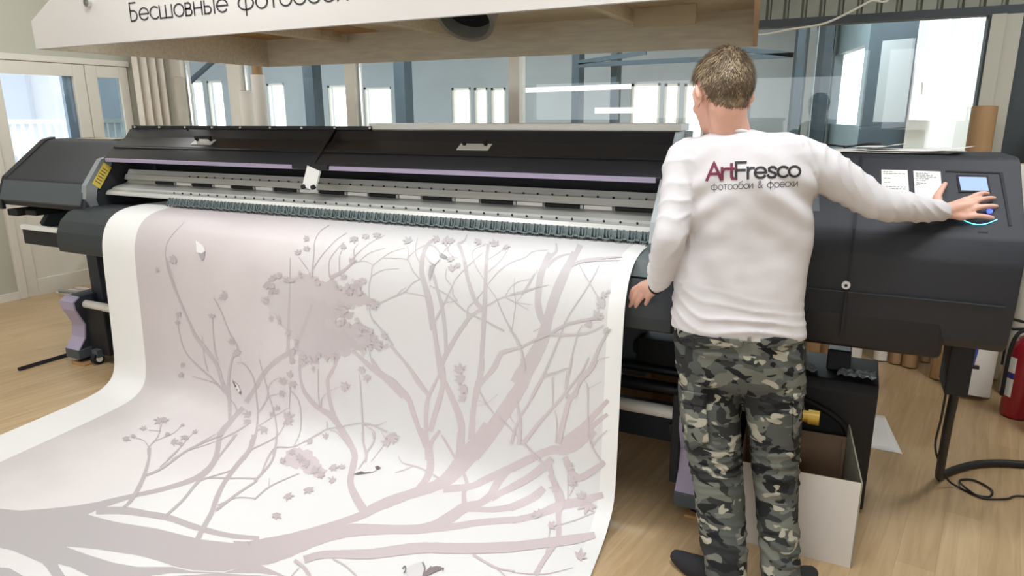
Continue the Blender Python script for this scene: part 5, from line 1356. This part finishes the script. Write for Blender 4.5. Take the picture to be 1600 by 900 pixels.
def shirt_fold(p):
    h = .0045*noise.noise(p*7)+.002*noise.noise(p*19)
    # arm rings
    for A, B_, C in ((SL, EL, WL), (SR, ER, WR)):
        for a, b_ in ((A, B_), (B_, C)):
            t = seg_t(p, a, b_); q = a.lerp(b_, t); dist = (p-q).length
            if dist < .095 and (p-CH-BR*0).dot(BR) * (1 if A is SR else -1) > .155:
                s = (p-a).dot((b_-a).normalized()); ang = (p-q).normalized()
                ph = s*48+5*noise.noise(p*6)+3.0*ang.dot(Vector((.4, .2, .9)))
                h += .0075*(ridge(math.sin(ph), 1.6)-.35)*(.45+.75*abs(noise.noise(p*9+Vector((3, 1, 7)))))
                return h
    z = p.z
    if z < 1.05:                                              # gathers above the hem
        k = 1-abs((z-.93)/.12); k = max(0, min(1, k))
        h += .016*k*(ridge(math.sin(z*75+p.x*14+4*noise.noise(p*5)), 1.5)-.4)*(.4+noise.noise(p*4+Vector((9, 0, 0)))*.9)
    k = max(0, 1-abs((z-1.22)/.25))                           # soft drapes down the back
    h += .010*k*math.sin(p.x*34+z*11+3*noise.noise(p*3.2))
    rr = p-at(1258, 300, Y=2.30); h += .006*math.exp(-(rr.length/.14)**2)*math.sin((rr.x*.6+rr.z*.8)*75)
    rr = p-at(1078, 310, Y=2.30); h += .006*math.exp(-(rr.length/.12)**2)*math.sin((-rr.x*.6+rr.z*.8)*75)
    return h
bend_cloth(me, shirt_fold)
me.name = 'shirt'; shirt = link('shirt', me, M['shirt'], person, smooth=True)
# collar rib and hem
cb_ = MB(); c = at(1143, 209, Y=2.385); pts = [c+BR*math.cos(t)*.066+BF*math.sin(t)*.069+ZZ*(-.004*math.cos(t)-.014*math.sin(t)) for t in [i*math.pi/20 for i in range(41)]]
cb_.tube(pts, .0075, seg=8); cb_.build('collar', M['shirt'], shirt, smooth=True)
# lettering laid on the cloth of the back
bvs = BVHTree.FromPolygons([v.co.copy() for v in me.vertices], [list(p.vertices) for p in me.polygons])
def on_cloth(tree, px, py, off):
    d = ray(px, py).normalized(); h = tree.ray_cast(EYE, d)
    return (h[0]-d*off) if h[0] is not None else at(px, py, Y=2.28)
st1, w1 = text_strips('Art', .17); st2, w2 = text_strips('Fresco', .15)
lt = MB(); tot = w1+w2-.08; sx = (1250.5-1103)/tot
def T1(x0): return lambda p: on_cloth(bvs, 1103+(p.x+x0)*sx, 281-5.5*(p.x+x0)/tot-p.y*(26-2*(p.x+x0)/tot), .0016)
text_mesh(lt.bm, st1, T1(.06), lambda ch, i: 0); lt.build('lettering', M['ink_wine'], shirt); lt = MB(); text_mesh(lt.bm, st2, T1(w1+.03), lambda ch, i: 0); lt.build('lettering', M['ink_dark'], shirt); lt = MB()
st3, w3 = text_strips('фотообои & фрески', .085); sx3 = (1248-1111)/w3
text_mesh(lt.bm, st3, lambda p: on_cloth(bvs, 1111+p.x*sx3, 297-6.0*p.x/w3-p.y*11.5, .0016))
lt.build('lettering', M['ink_dark'], shirt)

# --- trousers
tr_ = MB()
def lring(px, py, hw, Y, dp=None): c = at(px, py, Y=Y); h = hw*mpp(c)*1.02; return (c, BR*h, BF*(dp or h*1.08))
tr_.loft([lring(1152, 508, 93, 2.372, .120), lring(1152, 530, 97, 2.372, .124), lring(1154, 560, 96, 2.372, .128), lring(1156, 590, 95, 2.37, .122), lring(1157, 600, 92, 2.368, .105)], n=40)
tr_.loft([lring(1108, 575, 46, 2.365, .105), lring(1109, 612, 46.5, 2.355, .10), lring(1110, 650, 44.5, 2.34), lring(1114, 695, 42, 2.315), lring(1121, 740, 38.5, 2.285), lring(1124, 770, 37, 2.262), lring(1128, 810, 36, 2.225), lring(1131, 850, 34, 2.175), lring(1134, 888, 31.5, 2.13), lring(1136, 908, 31, 2.11)], n=32)
tr_.loft([lring(1205, 575, 46, 2.375, .105), lring(1207, 612, 45.5, 2.37, .10), lring(1209, 650, 41.5, 2.365), lring(1210, 695, 36.5, 2.352), lring(1211, 740, 34.5, 2.335), lring(1213, 770, 33, 2.318), lring(1215, 810, 31, 2.28), lring(1217, 850, 29.5, 2.24), lring(1220, 888, 28.5, 2.20), lring(1222, 922, 28.5, 2.175)], n=32)
me = tr_.fused(.006, 8)
def trouser_fold(p):
    h = .005*noise.noise(p*8)+.0025*noise.noise(p*22)
    z = p.z
    for zc, wz in ((.80, .07), (.42, .13), (.16, .12), (.66, .09)):
        k = max(0, 1-abs((z-zc)/wz)); h += .0075*k*(ridge(math.sin(z*70+p.x*22*math.sin(z*9)+3.5*noise.noise(p*6)), 1.4)-.4)
    return h
bend_cloth(me, trouser_fold)
me.name = 'trousers'; trs = link('trousers', me, M['camo'], person, smooth=True)
bvt = BVHTree.FromPolygons([v.co.copy() for v in me.vertices], [list(p.vertices) for p in me.polygons])
def patch(nm, P, off, th, n=10):
    g = MB(); Pv = [Vector(p) for p in P]; V = []
    for i in range(n+1):
        V.append([g.bm.verts.new(on_cloth(bvt, *(lambda q: (q.x, q.y))(Pv[0].lerp(Pv[1], i/n).lerp(Pv[3].lerp(Pv[2], i/n), j/n)), off)) for j in range(n+1)])
    for i in range(n):
        for j in range(n): g.bm.faces.new((V[i][j], V[i+1][j], V[i+1][j+1], V[i][j+1]))
    o = g.build(nm, M['camo'], trs, smooth=True); md = o.modifiers.new('t', 'SOLIDIFY'); md.thickness = th; md.offset = 0
    return o
patch('cargo_pocket', [(1070, 628), (1103, 634), (1108, 690), (1080, 704)], .012, .014); patch('pocket_flap', [(1067, 610), (1105, 616), (1104, 636), (1068, 630)], .017, .008)
patch('pocket_flap', [(1084, 526), (1160, 530), (1160, 543), (1086, 540)], .006, .006); patch('pocket_flap', [(1188, 530), (1240, 524), (1247, 536), (1192, 545)], .008, .006)
patch('cargo_pocket', [(1240, 615), (1250, 614), (1250, 680), (1240, 690)], .008, .012)
patch('belt_loop', [(1123, 527), (1127, 527), (1127, 535), (1123, 535)], .010, .006, 3); patch('belt_loop', [(1168, 527), (1173, 527), (1173, 536), (1168, 536)], .010, .006, 3)
# --- socks and bracelet
for A, T in ((ANL, TL), (ANR, TR_)):
    g = MB(); d = (T-A); d.z = 0; d.normalize()
    g.limb([A+ZZ*.03, A+ZZ*.0, A-d*.012-ZZ*.035], [.044, .044, .042], n=20); g.limb([A-d*.045-ZZ*.054, A.lerp(T, .3)-ZZ*.032, A.lerp(T, .7)-ZZ*.022, T+d*.012], [.034, .042, .043, .027], n=20)
    m_ = g.fused(.005, 5); m_.name = 'sock'; 
    for v in m_.vertices: v.co.z = max(v.co.z, .002)
    link('sock', m_, M['sock'], person, smooth=True)
g = MB(); c, d = WL.lerp(KL[1], .10), (KL[1]-WL).normalized(); u = d.orthogonal().normalized(); v_ = d.cross(u)
g.tube([c+(u*math.cos(t)+v_*math.sin(t))*.0285 for t in [i*math.pi/16 for i in range(33)]], .0032, seg=8)
g.ell(on_cloth(BVHTree.FromPolygons([q.co.copy() for q in person.data.vertices], [list(p.vertices) for p in person.data.polygons]), 1025.5, 449.5, .002), (.004, .004, .004), sub=2, mi=1)
g.build('bracelet', [M['rubber'], M['chrome']], person, smooth=True)
